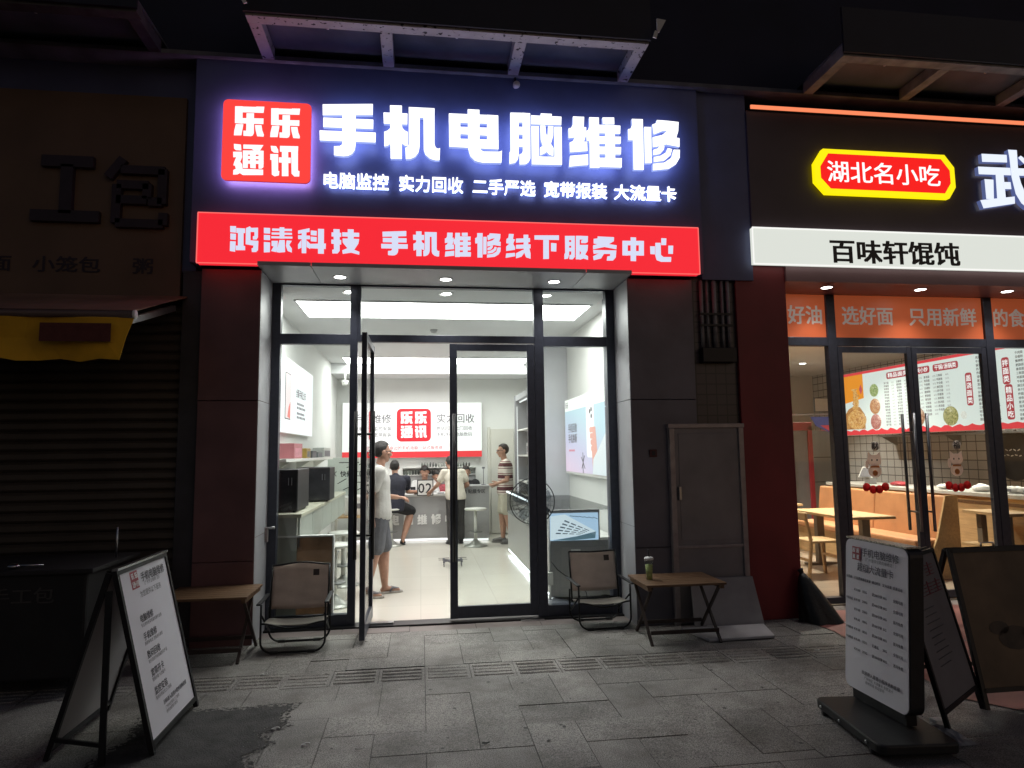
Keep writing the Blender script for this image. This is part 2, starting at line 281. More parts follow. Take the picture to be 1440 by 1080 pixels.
_sm=_nt.nodes.new('ShaderNodeMix'); _sm.data_type='RGBA'; _sm.blend_type='MULTIPLY'; _sm.inputs[0].default_value=1; _nt.links.new(_mx.outputs[2],_sm.inputs[6]); _nt.links.new(_sr.outputs[0],_sm.inputs[7])
_at=_nt.nodes.new('ShaderNodeAttribute'); _at.attribute_name='tone'; _m2=_nt.nodes.new('ShaderNodeMix'); _m2.data_type='RGBA'; _m2.blend_type='MULTIPLY'; _m2.inputs[0].default_value=1
_nt.links.new(_sm.outputs[2],_m2.inputs[6]); _nt.links.new(_at.outputs['Color'],_m2.inputs[7]); _nt.links.new(_m2.outputs[2],_b.inputs['Base Color'])
JOINT=mat('joint_dirt',(.028,.027,.026),.9,0,.3,20)
g=M(); g.box(-60,60,-60,6.55,-.3,-.006); structure('ground',g,JOINT)
def slabs(name,rects,z=0,mt=GRAN):
    m=M(); tone=[]
    for x0,x1,y0,y1 in rects:
        q=.0019; dz=random.uniform(-.0028,.0028); t=random.choice([.90,.94,.98,1,1,1.04,1.08])*random.uniform(.96,1.04)
        m.add([(x0+q,y0+q,z+dz),(x1-q,y0+q,z+dz),(x1-q,y1-q,z+dz),(x0+q,y1-q,z+dz),(x0+q,y0+q,-.02),(x1-q,y0+q,-.02),(x1-q,y1-q,-.02),(x0+q,y1-q,-.02)],[[0,1,2,3],[4,5,1,0],[5,6,2,1],[6,7,3,2],[7,4,0,3]]); tone+=[t]*5
    o=structure(name,m,mt); a=o.data.attributes.new('tone','FLOAT_COLOR','FACE')
    for i,t in enumerate(tone): a.data[i].color=(t,t*.99,t*.98,1)
    return o
u=.2895; R_=[]
def clipped(x0,x1,y0,y1,ylo,yhi):
    y0=max(y0,ylo);y1=min(y1,yhi)
    if y1-y0>.03: R_.append((x0,x1,y0,y1))
for ylo,yhi in((3.35,4.875),(5.20,6.20)):
    R_=R_ if ylo>5 else []
    for i in range(-26,36):
        for j in range(-12,20):
            s=(i+j)%4; x=.03+i*u; y=4.02+j*u
            if s==0: clipped(x,x+u,y,y+2*u,ylo,yhi)
            elif s==2: clipped(x,x+2*u,y,y+u,ylo,yhi)
slabs('pavement',R_)
slabs('threshold_paving',[(-1.9+k*.6,-1.3+k*.6,6.20,6.395) for k in range(-6,20)],0,mat('reddish_granite',(.24,.20,.19),.6,0,.25,3,.1,200))
slabs('kerb_strip',[(-9+k*.9,-8.1+k*.9,3.02,3.35) for k in range(24)]); slabs('near_pavement',[(-9+k*.6,-8.4+k*.6,2.42-j*.6,3.02-j*.6) for k in range(36) for j in range(8)])
tp=[];bars=M()
for k in range(-24,36):
    x=.03+k*.327; tp.append((x,x+.327,4.875,5.20))
    for b in range(4):
        y=4.915+b*.068; q=random.uniform(.0,.002)
        bars.add([(x+.022,y,-.001),(x+.305,y,-.001),(x+.305,y+.040,-.001),(x+.022,y+.040,-.001),(x+.028,y+.008,.0055-q),(x+.299,y+.008,.0055-q),(x+.299,y+.032,.0055-q),(x+.028,y+.032,.0055-q)],[[4,5,6,7],[0,1,5,4],[1,2,6,5],[2,3,7,6],[3,0,4,7]])
slabs('tactile_paving',tp,-.002)
o=structure('tactile_bars',bars,GRAN); a=o.data.attributes.new('tone','FLOAT_COLOR','FACE')
for i in range(len(a.data)): a.data[i].color=(1.02,1.0,.97,1)
m=M()                                                                    # broken-up dark patch at the left
B=[(-.93,4.55),(-.80,4.53),(-.86,4.38),(-.80,4.22),(-.92,4.12),(-.84,3.98),(-.95,3.85),(-.88,3.7),(-1.0,3.6),(-.93,3.46),(-1.02,3.3),(-.98,3.05),(-1.1,2.9),(-1.5,2.9),(-1.62,3.2),(-1.55,3.6),(-1.68,3.9),(-1.6,4.2),(-1.66,4.45),(-1.5,4.56),(-1.2,4.52)]
P=[]
for i,(x,y) in enumerate(B):
    x2,y2=B[(i+1)%len(B)]
    L=math.hypot(x2-x,y2-y); nx,ny=-(y2-y)/L,(x2-x)/L; n=max(3,int(L/.018))
    for k in range(n):
        t=k/n; j=random.uniform(-.007,.007)+.012*math.sin(k*1.7+i)*math.sin(math.pi*t); P.append((x+(x2-x)*t+nx*j,y+(y2-y)*t+ny*j,.0045))
m.face(P); structure('asphalt_patch',m,mat('patched_asphalt',(.055,.053,.052),.75,0,.6,9,.9,130,detail=10))
_pm=mat('scattered_asphalt',(.055,.053,.052),.8,0,.6,9,.9,130,detail=10); _nt=_pm.node_tree; _nz=_nt.nodes.new('ShaderNodeTexNoise'); _nz.inputs['Scale'].default_value=38; _nz.inputs['Detail'].default_value=6; _nt.links.new(_nt.nodes['Texture Coordinate'].outputs['Object'],_nz.inputs['Vector'])
_rp=_nt.nodes.new('ShaderNodeValToRGB'); _rp.color_ramp.elements[0].position=.47; _rp.color_ramp.elements[1].position=.56; _nt.links.new(_nz.outputs[0],_rp.inputs[0]); _tr=_nt.nodes.new('ShaderNodeBsdfTransparent'); _mxs=_nt.nodes.new('ShaderNodeMixShader'); _nt.links.new(_rp.outputs[0],_mxs.inputs[0]); _nt.links.new(_tr.outputs[0],_mxs.inputs[1]); _nt.links.new(_nt.nodes['Principled BSDF'].outputs[0],_mxs.inputs[2]); _nt.links.new(_mxs.outputs[0],_nt.nodes['Material Output'].inputs[0])
m=M(); m.face([(x+(.055 if x>-1.3 else -.04),y+(.05 if y>4.3 else 0),.0035) for x,y,_ in P]); structure('asphalt_scatter',m,_pm)
m=M(); rg=random.Random(11)
for _ in range(150):
    b=rg.choice(B[:13]); x,y=b[0]+rg.gauss(0,.03),b[1]+rg.gauss(0,.07); r=rg.uniform(.0018,.005); m.ell((x,y,.005+r*.3),(r,r*rg.uniform(.6,1),r*.6),seg=6,rings=4)
tag(m.build('grit',mat('pale_grit',(.42,.41,.39),.8,0,.4,90)),'loose pale grit along the ragged edge of the dark patch','grit',kind='stuff')
m=M()
for _ in range(70):
    x,y=rg.uniform(-1.9,3.3),rg.uniform(3.2,6.1); r=rg.uniform(.005,.014); n=10; m.face([(x+r*rg.uniform(.7,1.2)*math.cos(2*math.pi*k/n),y+r*rg.uniform(.7,1.2)*math.sin(2*math.pi*k/n),.0065) for k in range(n)])
tag(m.build('gum_stains',mat('gum_stain',(.06,.057,.055),.7,0,.3,60)),'old dark gum spots trodden into the grey paving','gum stains',kind='stuff')
m=M(); P=[(3.50,6.19),(3.53,5.5),(3.47,5.1),(3.42,4.72),(3.40,4.3),(3.37,3.95),(3.55,3.72),(4.6,3.62),(8.0,3.62),(8.0,6.19)]; m.face([(x,y,.005) for x,y in P[::-1]]); structure('red_glow_sheet',m,mat('red_glow_tint',(.34,.125,.11),.5,0,.35,2.2,.15,150,detail=7))  # reddish glow on the ground, put into the colour of a flat sheet

# ---------------------------------------------------------------- phone repair shop (building)
shop=thing('phone_repair_shop','brightly lit phone repair shop with open glass door below red banner','shop building',(.27,6.0,0))
sf=M(); sf.box(-1.6,2.1,6.40,13.1,-.05,.006); structure('shop_floor',sf,grid_mat('cream_floor_tile',(.74,.71,.63),(.55,.53,.47),.8,.8,.0025,.15))
m=M(); m.box(-1.395,1.935,6.385,6.56,-.02,.014); m.build('threshold',BLKMET,shop)
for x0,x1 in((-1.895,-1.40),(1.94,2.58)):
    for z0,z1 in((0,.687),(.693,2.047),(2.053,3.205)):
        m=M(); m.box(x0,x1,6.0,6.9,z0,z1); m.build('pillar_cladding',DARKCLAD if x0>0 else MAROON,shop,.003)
for x0,x1 in((-1.40,-1.396),(1.936,1.94)):                                # bright reveal lining in three panels with open joints
    for z0,z1 in((.0,.88),(.886,2.05),(2.056,3.2)):
        m=M(); m.box(x0,x1,6.005,6.45,z0,z1); m.build('reveal_panel',CLAD,shop)
m=M()
for a,b in((-1.395,-.95),(-.944,1.50),(1.506,1.935)): m.box(a,b,5.84,6.452,3.205,3.24)
m.build('soffit',CLAD,shop)
m=M(); m.box(-1.98,2.68,5.93,6.3,3.24,5.10); m.build('facade_panel',NAVY,shop,.004)
for a,b in((-1.66,-1.6),(2.1,2.16)): m=M(); m.box(a,b,6.9,13.2,0,3.3); m.build('side_wall',WALL,shop)
m=M(); m.box(-1.6,2.1,13.1,13.2,0,3.3); m.build('back_wall',WALL,shop)
m=M(); m.box(-1.6,2.1,6.53,13.1,3.205,3.3); m.build('ceiling',CEIL,shop)
m=M(); m.box(-1.6,2.1,12.2,13.1,3.02,3.203); m.build('bulkhead',CEIL,shop)
m=M(); m.box(1.73,2.1,9.42,9.85,.9,3.2); m.build('column',mat('column_paint',(.58,.585,.62),.6,0,.04,3),shop,.005)
fr=M()
fr.box(-1.396,-1.315,6.45,6.53,.014,3.204); fr.box(-.672,-.602,6.45,6.53,.014,3.204); fr.box(-.602,-.574,6.452,6.528,2.66,3.204)
fr.box(1.112,1.207,6.45,6.53,.014,3.204); fr.box(1.85,1.936,6.45,6.53,.014,3.204)
for a,b in((-1.315,-.672),(1.207,1.85)):
    fr.box(a,b,6.453,6.527,2.622,2.72); fr.box(a,b,6.453,6.527,.014,.115); fr.box(a,b,6.453,6.527,3.188,3.203)
fr.box(-.602,1.112,6.453,6.527,2.648,2.718); fr.box(-.574,1.112,6.453,6.527,3.188,3.203)
fr.build('window_frame',FRAME,shop,.003)
for a,b,c,d in((-1.315,-.672,.115,2.622),(1.207,1.85,.115,2.622),(-1.315,-.672,2.72,3.188),(-.574,1.112,2.718,3.188),(1.207,1.85,2.72,3.188)):
    m=M(); m.box(a,b,6.486,6.494,c,d); m.build('window_pane',PANE,shop)
def door_leaf(O,R,w,z0=.03,z1=2.635,stile=.072,thick=.045,hx=None,parent=shop,rail=.11,hz=(.56,1.95),fm=FRAME,off=.075,name='door',hm=BLKMET):
    """glass door leaf from hinge point O along direction R, with pull bars on both faces"""
    O=Vector((O[0],O[1],0));R=Vector((R[0],R[1],0)).normalized();N=Vector((R.y,-R.x,0))
    def b(m,a,c,zz0,zz1,t):
        P=[O+R*a-N*t/2,O+R*c-N*t/2,O+R*c+N*t/2,O+R*a+N*t/2]; m.prism([p+Vector((0,0,zz0)) for p in P],(0,0,zz1-zz0))
    m=M(); b(m,0,stile,z0,z1,thick); b(m,w-stile,w,z0,z1,thick); b(m,stile,w-stile,z1-.065,z1-.001,thick-.004); b(m,stile,w-stile,z0+.001,z0+rail,thick-.004)
    d=m.build(name,fm,parent,.002)
    m=M(); b(m,stile,w-stile,z0+rail,z1-.065,.008); m.build('door_pane',PANE,d)
    m=M()
    for s in(-1,1):
        p=O+R*hx+N*s*off; m.tube([p+Vector((0,0,hz[0])),p+Vector((0,0,hz[1]))],.016,10)
    for z in(hz[0]+.2,hz[1]-.2):
        p=O+R*hx+Vector((0,0,z)); m.tube([p-N*off,p+N*off],.010,8)
    m.build('door_handle',hm,d); return d
door_leaf((.275,6.475),(1,0),.835,hx=.036)
door_leaf((-.478,6.70),(-.012,-1),.84,hx=.745,hz=(.68,1.95))
m=M(); m.box(-.47,-.25,6.44,6.50,.014,.03); m.build('floor_spring_cover',CHROME,shop,.003)
m=M(); m.box(.93,1.15,6.36,6.384,.0,.012); m.build('floor_track_cover',CHROME,shop)
m=M(); m.box(1.35,1.80,12.99,13.10,.02,2.03); m.box(1.29,1.35,13.05,13.1,.02,2.07); m.build('back_door',mat('cream_door',(.6,.59,.54),.5,0,.03,3),shop,.006)
for y0,y1,x0,x1 in((7.15,7.99,-1.31,1.88),(11.39,12.19,-1.31,1.88)):
    t=thing('ceiling_light_panel','long glowing ceiling light panel nearer the shop window' if y0<9 else 'long glowing ceiling light panel deep above the counters','ceiling light',((x0+x1)/2,(y0+y1)/2,3.2),'rectangular ceiling light panels')
    m=M(); m.box(x0,x1,y0,y1,3.196,3.203); m.build('diffuser',PANELLIGHT,t)
    m=M()
    for a,b,c,d in((x0-.02,x1+.02,y0-.02,y0),(x0-.02,x1+.02,y1,y1+.02),(x0-.02,x0,y0,y1),(x1,x1+.02,y0,y1)): m.box(a,b,c,d,3.190,3.204)
    m.build('trim',CEIL,t)
def downlight(x,y,z,label,group,power=6,r=.052,col=(1,.97,.93)):
    t=thing('downlight',label,'downlight',(x,y,z),group)
    m=M(); m.lathe((x,y,z),[(r,-.0035),(r+.014,-.006),(r+.016,0),(r,0)],24,cap=False); m.build('bezel',WHITEP,t)
    m=M(); m.cyl((x,y,z-.0025),r,.002,24); m.build('lens',DLIGHT,t)
    l=bpy.data.lights.new('downlight_lamp','SPOT'); l.energy=power*7; l.spot_size=math.radians(110); l.spot_blend=.8; l.shadow_soft_size=.05; l.color=col
    o=bpy.data.objects.new('lamp',l); COL.objects.link(o); o.parent=t; o.location=(0,0,-.012)
for x,w in((-.742,'left'),(.231,'middle'),(1.269,'right')):
    downlight(x,6.18,3.205,f'round soffit downlight in front of the glass, {w} one of three under the red banner','soffit downlights',5)
    downlight(x+.03,6.75,3.205,f'round downlight just inside the shop window, {w} one of the inner three','inner downlights',6)
t=thing('ceiling_camera','small black ceiling sensor near the first light panel','sensor',(.167,8.78,3.2)); m=M(); m.lathe((.167,8.78,3.204),[(.05,0),(.05,-.012),(.035,-.04),(.0,-.05)],16); m.build('dome',GREYP,t)
t=thing('ceiling_camera','small white dome camera high on the back left wall','sensor',(-1.3,12.1,2.9)); m=M(); m.lathe((-1.35,12.18,2.86),[(.0,-.06),(.05,-.05),(.06,0),(.06,.03)],16); m.build('dome',WHITEP,t); m=M(); m.cyl((-1.35,12.18,2.89),.02,.13,10); m.build('bracket',WHITEP,t)

# ---------------------------------------------------------------- main sign, red banner
sg=thing('shop_sign','large glowing white channel letters on navy facade, red seal logo at left','shop sign',(.3,5.93,3.9))
LW=lit('letter_face_white',(1,1,1),1.5); LS=lit('letter_side_glow',(.35,.45,.9),.9); LB=lit('letter_back_glow',(.40,.50,1),5.2); LBR=lit('logo_back_glow',(.85,.5,1),9); LSR=lit('logo_side_glow',(.6,.03,.04),.5)
PL={'手':(-.886,-.401),'机':(-.335,.168),'电':(.247,.728),'脑':(.795,1.287),'维':(1.35,1.853),'修':(1.923,2.425)}
for ch,(a,b) in PL.items():
    m=M(); put_glyph(m,ch,(0,5.965,0),RX,UZ,a,b,4.185,4.685,.035,1,.15,2); m.build('letter',[LW,LS,LB],sg)
for w,x0,x1 in(('电脑监控',-.874,-.286),('实力回收',-.204,.382),('二手严选',.46,1.051),('宽带报装',1.124,1.734),('大流量卡',1.795,2.416)):
    sm=M(); sb=M(); put_text(sm,w,(x0,5.865,3.927),RX,UZ,.15,.013,fit=(x1-x0,.15)); put_text(sb,w,(x0,5.885,3.927),RX,UZ,.15,.013,fit=(x1-x0,.15)); sb.build('small_lettering_backlight',LB,sg); sm.build('small_lettering',LW,sg)
m=M(); m.prism([(x,5.86,z) for x,z in rrect(-1.715,-.968,3.95,4.685,.045)],(0,-.02,0))
m.mi=[1]*len(m.f); m.mi[0]=0; m.mi[1]=0; m.cur=2; m.face([(-1.70,5.862,3.965),(-1.70,5.862,4.67),(-.985,5.862,4.67),(-.985,5.862,3.965)])
lg=m.build('logo_box',[lit('logo_red',sh(255,68,62),1.02),LSR,LBR],sg)
m=M()
for ch,a,b,c,d in(('乐',-1.618,-1.367,4.355,4.633),('乐',-1.314,-1.062,4.355,4.633),('通',-1.621,-1.363,4.0,4.28),('讯',-1.31,-1.059,4.0,4.284)): put_glyph(m,ch,(0,5.839,0),RX,UZ,a,b,c,d,.002)
m.build('logo_character',lit('logo_white',(1,.97,1),1.1),lg)
bn=thing('banner_lightbox','long glowing red banner lightbox with white characters above the shop door','banner',(.35,5.9,3.22))
m=M(); m.prism([(-1.893,5.85,3.217),(2.600,5.85,3.222),(2.600,5.85,3.668),(-1.893,5.85,3.655)],(0,.08,0)); b_=m.build('banner_face',lit('banner_red',sh(246,42,54),1.0),bn)
m=M()
for a,b in(((-1.896,5.846,3.215),(2.603,5.846,3.220)),((-1.896,5.846,3.657),(2.603,5.846,3.670)),((-1.895,5.846,3.22),(-1.895,5.846,3.654)),((2.602,5.846,3.225),(2.602,5.846,3.666))): m.bar(a,b,.008,.008)
m.build('banner_edge',lit('banner_edge_glow',sh(250,110,105),1.0),bn)
m=M()
WB=lit('banner_white',sh(216,222,246),1.0)
for s in('鸿-1.629 -1.392','漾-1.35 -1.109','科-1.063 -.825','技-.78 -.538','手-.351 -.118','机-.072 .161','维.21 .444','修.483 .715','线.758 .989','下1.026 1.255','服1.301 1.528','务1.572 1.8','中1.852 2.064','心2.122 2.348'):
    a,b=map(float,s[1:].split()); put_glyph(m,s[0],(0,5.849,0),RX,UZ,a,b,3.318+(a+1.6)*.003,3.546+(a+1.6)*.003,.003)
    if s[0]=='技': m.build('banner_lettering',WB,bn); m=M()
m.build('banner_lettering',WB,bn)

# ---------------------------------------------------------------- canopies, upper wall
up=thing('upper_storey_wall','dark unlit upper storey wall above the shop signs','wall',(2,6.2,5.1))
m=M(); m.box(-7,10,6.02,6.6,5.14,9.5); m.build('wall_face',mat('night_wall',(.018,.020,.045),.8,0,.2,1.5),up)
m=M(); m.box(-7,10,5.88,6.2,5.10,5.139); m.build('ledge',mat('ledge_paint',(.14,.14,.16),.7,0,.3,4),up)
STEEL=mat('peeling_white_steel',(.46,.45,.47),.6,.1,.10,9,.15,40)
_nt=STEEL.node_tree;_b=_nt.nodes['Principled BSDF'];_v=_nt.nodes.new('ShaderNodeTexNoise');_v.inputs['Scale'].default_value=22;_v.inputs['Detail'].default_value=6;_nt.links.new(_nt.nodes['Texture Coordinate'].outputs['Object'],_v.inputs['Vector'])
_r2=_nt.nodes.new('ShaderNodeValToRGB');_r2.color_ramp.elements[0].position=.60;_r2.color_ramp.elements[1].position=.64;_nt.links.new(_v.outputs[0],_r2.inputs[0])
_mm=_nt.nodes.new('ShaderNodeMix');_mm.data_type='RGBA';_nt.links.new(_r2.outputs[0],_mm.inputs[0]);_nt.links.new(_b.inputs['Base Color'].links[0].from_socket,_mm.inputs[6]);_mm.inputs[7].default_value=(.03,.025,.03,1);_nt.links.new(_mm.outputs[2],_b.inputs['Base Color'])
SHEET=mat('dirty_canopy_sheet',(.13,.14,.17),.35,0,.35,2.5,.1,12)
DIMSTEEL=mat('grey_steel_rail',(.28,.27,.28),.6,.2,.3,8,.1,40)
def canopy(x0,x1,ms,label,rail=STEEL,yf=5.27):
    t=thing('canopy',label,'canopy',((x0+x1)/2,6.0,5.1),'steel canopies over the shop signs')
    m=M(); m.box(x0,x1,yf,yf+.105,5.10,5.21); m.build('front_rail',rail,t,.003)
    for x in ms:
        m=M(); m.box(x-.05,x+.05,yf+.105,5.88,5.10,5.205); m.build('cross_rail',rail,t,.003)
    m=M(); m.box(x0+.01,x1-.01,yf+.02,6.02,5.215,5.235); m.build('sheet',SHEET,t)
    m=M(); m.box(x0-.01,x1+.01,yf-.03,yf-.005,5.12,5.55); m.build('fascia',mat('canopy_fascia',(.012,.013,.026),.6,0,.2,3),t)
    for k in range(len(ms)-1):
        x=(ms[k]+ms[k+1])/2+.03; m=M(); m.lathe((x,yf+.26,5.215),[(.012,0),(.012,-.014),(.0,-.02)],10); m.build('bolt',INKW,t)
    return t
canopy(-1.405,1.967,(-1.352,-.295,.853,1.915),'pale steel canopy frame with peeling paint over the navy sign')
canopy(3.777,7.4,(3.83,4.88,5.98,7.1),'dim brown-lit canopy frame above the noodle shop sign',DIMSTEEL,5.23)
canopy(-5.6,-2.245,(-5.5,-4.0,-2.31),'dark canopy frame over the shuttered shop',mat('dark_steel_rail',(.10,.10,.11),.6,.2,.3,8),5.33)
for x,y,lab in((-1.42,5.05,'tattered red and white strip hanging beside the canopy left corner'),(2.02,5.12,'broken white fitting hanging beside the canopy right corner')):
    t=thing('broken_bracket',lab,'bracket',(x,y,5.3)); m=M()
    if x<0: m.prism([(x-.03,y,5.36),(x+.03,y,5.36),(x+.06,y,5.12),(x+.02,y,5.13)],(0,.01,0)); m.build('strip',INKR,t); m=M(); m.prism([(x+.02,y,5.125),(x+.06,y,5.115),(x+.085,y,5.06),(x+.06,y,5.05)],(0,.012,0)); m.build('end_clip',WHITEP,t)
    else: m.prism([(x-.03,y,5.24),(x+.05,y,5.23),(x-.01,y,5.12),(x-.03,y,5.12)],(0,.015,0)); m.build('tab',WHITEP,t); m=M(); m.prism([(x-.05,y,5.13),(x-.02,y,5.12),(x-.04,y,5.06),(x-.07,y,5.07)],(0,.012,0)); m.build('hook',WHITEP,t)
t=thing('wall_spotlight','small white wall spotlight head under the middle of the canopy','spotlight',(.88,5.9,5.0)); m=M(); m.tube([(.88,5.93,5.02),(.88,5.84,4.985)],.03,14,[.022,.034]); m.build('lamp_head',WHITEP,t); m=M(); m.tube([(.88,5.93,5.02),(.88,5.92,5.10)],.01,8); m.build('stem',BLACK,t)

# ---------------------------------------------------------------- shuttered shop on the left
ls=thing('shuttered_shop','dark closed shop with brown sign wall and roller shutter','shop building',(-3.6,6.2,0))
m=M()
for k in range(34):
    z=.02+k*.085; m.prism([(-5.8,6.14,z),(-5.8,6.118,z+.02),(-5.8,6.118,z+.06),(-5.8,6.14,z+.082)],(3.73,0,0))
m.build('roller_shutter',mat('dark_shutter',(.085,.072,.06),.5,.3,.2,2),ls)
m=M(); m.box(-2.07,-1.90,6.06,6.6,0,3.2); m.build('shutter_guide',mat('shutter_guide_paint',(.05,.05,.06),.5,.2,.2,5),ls,.004)
m=M(); m.box(-6.2,-2.10,6.08,6.5,2.96,4.80); m.build('sign_wall',mat('brown_sign_wall',(.135,.085,.055),.6,0,.2,1.5,.05,8),ls)
m=M(); m.box(-6.2,-1.985,6.12,6.5,4.80,5.1); m.box(-2.10,-1.985,6.12,6.5,3.2,4.8); m.build('wall_infill',NAVY,ls)
m=M(); m.box(-6.2,-1.9,6.5,6.6,0,5.1); m.build('back_panel',DUSK,ls)
sl=thing('shop_sign','unlit dark channel characters on the brown wall of the closed shop','shop sign',(-2.9,6.05,3.6))
DK=mat('unlit_letter',(.025,.014,.022),.5,0,.2,6)
def strokes(m,P,x,z,w,h,t):
    for a in P: m.bar((x+a[0]*w,6.055,z+a[1]*h),(x+a[2]*w,6.055,z+a[3]*h),.05,t,(0,0,1) if abs(a[2]-a[0])>abs(a[3]-a[1]) else (1,0,0))
m=M(); strokes(m,[(.12,.95,.88,.95),(.5,.9,.5,.1),(0,.06,1,.06)],-3.32,3.62,.55,.55,.10); m.build('letter',DK,sl)
m=M(); strokes(m,[(.28,1,.05,.72),(.25,.84,.95,.84),(.92,.86,.92,.35),(.92,.38,.70,.38),(.2,.62,.7,.62),(.68,.64,.68,.42),(.2,.40,.68,.40),(.2,.62,.2,.06),(.2,.06,.95,.06),(.95,.04,.95,.22)],-2.74,3.57,.52,.62,.075); m.build('letter',DK,sl)
for w,x in (('面',-3.64),('小笼包',-3.30),('粥',-2.50)): m=M(); put_text(m,w,(x,6.075,3.18),RX,UZ,.15,.02,wx=1.22); m.build('small_lettering',DK,sl)
aw=thing('awning','yellow scalloped valance awning half folded out over the closed shop','awning',(-2.9,5.5,2.6))
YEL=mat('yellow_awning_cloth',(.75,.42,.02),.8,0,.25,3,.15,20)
m=M(); n=26; top=[];
for k in range(n+1): top.append(-5.6+(3.57*k/n))
V=[];F=[]
for k,x in enumerate(top): V+=[(x,5.0+.02*math.sin(x*9),2.565),(x-.05,5.03+.03*math.sin(x*7+1),2.42),(x-.09,5.05+.03*math.sin(x*7),2.29-.035*abs(math.sin((x+2.12)*math.pi/.36)))]
for k in range(n):
    F+=[[k*3,k*3+3,k*3+4,k*3+1],[k*3+1,k*3+4,k*3+5,k*3+2]]
m.add(V,F); m.build('valance',YEL,aw).modifiers.new('s','SOLIDIFY').thickness=.004
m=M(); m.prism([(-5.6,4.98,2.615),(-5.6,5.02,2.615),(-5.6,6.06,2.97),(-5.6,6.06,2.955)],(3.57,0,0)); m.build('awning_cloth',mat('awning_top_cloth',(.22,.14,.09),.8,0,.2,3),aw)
m=M(); m.tube([(-5.6,5.0,2.59),(-2.03,5.0,2.59)],.028,12); m.build('front_bar',mat('awning_bar',(.10,.07,.07),.5,.2,.1,6),aw)
m=M(); m.tube([(-2.03,5.0,2.59),(-2.015,5.0,2.59)],.032,14); m.build('end_cap',INKW,aw)
m=M(); m.bar((-2.06,5.02,2.55),(-2.08,5.9,2.83),.035,.05); m.build('folding_arm',CHROME,aw,.003)
m=M(); m.box(-2.62,-2.16,4.955,4.962,2.385,2.515); m.build('printed_patch',mat('dark_print',(.11,.03,.025),.8,0,.2,20),aw)

ct_=thing('food_cart','dark covered food cart with faint pale characters before the closed shutter','cart',(-2.75,5.2,0)); CV=mat('cart_cover',(.012,.011,.012),.6,0,.3,5,.2,15)
m=M(); m.box(-3.6,-2.25,5.0,5.7,.10,.80); m.build('cart_body',CV,ct_,.02)
m=M(); m.box(-3.65,-2.2,4.96,5.74,.80,.83); m.build('worktop',mat('cart_top',(.022,.02,.022),.6,.1,.2,6),ct_,.004)
m=M(); put_text(m,'手工包',(-2.86,4.995,.615),RX,UZ,.115,.012,wx=1.2); m.build('cart_lettering',mat('faded_letter',(.06,.056,.056),.6,0,.2,20),ct_)
for x in(-3.5,-2.35):
    for y in(5.1,5.6): m=M(); m.tube([(x-.015,y,.05),(x+.015,y,.05)],.05,14); m.build('wheel',BLACK,ct_)
m=M(); m.tube([(-2.28,5.5,.83),(-2.28,5.5,1.05)],.008,8); m.build('pole',CHROME,ct_)
t=thing('steel_ladle','small pale steel ladle lying on the dark food cart','ladle',(-2.72,5.1,.83)); m=M(); m.ell((-2.74,5.05,.85),(.04,.035,.018)); m.build('bowl',CHROME,t); m=M(); m.tube([(-2.71,5.05,.855),(-2.58,5.1,.845)],.006,8); m.build('handle',CHROME,t)
# ---------------------------------------------------------------- repair shop interior
STOOLW=mat('white_stool_paint',(.62,.62,.58),.4,.1,.05,6)
def stool(x,y,h,label,first=None):
    if first:
        c=copy_tree(first); c.location=(x,y,0); c['label']=label; return c
    t=thing('bar_stool',label,'stool',(x,y,0),'white round bar stools')
    m=M(); m.lathe((x,y,h-.035),[(.16,0),(.185,.008),(.19,.025),(.175,.035),(.0,.036)],28); m.build('seat',STOOLW,t)
    m=M(); m.cyl((x,y,.06),.028,h-.09,14); m.build('pole',STOOLW,t)
    m=M(); m.lathe((x,y,0.006),[(.20,0),(.20,.012),(.12,.035),(.05,.09),(.03,.12)],28); m.build('base',mat('stool_base',(.40,.41,.38),.35,.5,.1,6),t)
    m=M(); m.lathe((x,y,.235),[(.115,0),(.12,.008),(.115,.016),(.03,.016)],24); m.build('foot_ring',mat('stool_footring',(.25,.26,.25),.4,.4,.1,6),t)
    return t
s0=stool(.915,11.45,.64,'white round bar stool standing alone before the right counter section')
stool(-.51,11.82,.60,'white bar stool under the man in the dark navy shirt',s0)
stool(-.90,7.35,.66,'nearest white bar stool behind the left window, beside the door post',s0)
stool(-.93,8.45,.66,'second white bar stool from the window, along the left bar counter',s0)
ct=thing('reception_counter','long grey reception counter with white raised characters on its front','counter',(-.2,12.6,0))
m=M(); m.box(-1.2,.60,12.30,12.34,.06,.80); m.box(-1.2,-1.16,12.34,12.9,.06,.8); m.build('front_panel',GREYP,ct,.003)
m=M(); m.box(-1.22,.62,12.27,12.85,.80,.835); m.build('worktop',mat('white_worktop',(.62,.62,.6),.3,0,.03,3),ct,.003)
m=M(); m.box(-1.2,.60,12.36,12.38,.0,.06); m.build('plinth',INKW,ct)
m=M()
k=938/12.5
for i,ch in enumerate('手机电脑维修中心'):
    x=-.965+.247*i; m=M(); put_glyph(m,ch,(0,12.299,0),RX,UZ,x-.085,x+.085,.30,.48,.012); m.build('counter_letter',mat('white_acrylic',(.88,.88,.87),.3,0,.02,3),ct)
c2=thing('reception_counter','taller pale grey counter section at right with small dark characters','counter',(.9,12.3,0))
m=M(); m.box(.58,1.215,12.08,12.12,.06,.955); m.box(1.175,1.215,12.12,12.6,.06,.955); m.build('front_panel',GREYP,c2,.003)
m=M(); m.box(.57,1.225,12.06,12.6,.955,.985); m.build('worktop',GREYP,c2,.003)
m=M(); m.box(.58,1.2,12.14,12.16,0,.06); m.build('plinth',INKW,c2)
for w,x in(('评估',.66),('贴膜专区',.835)): m=M(); put_text(m,w,(x,12.077,.855),RX,UZ,.078,.016); m.build('counter_lettering',INK,c2)
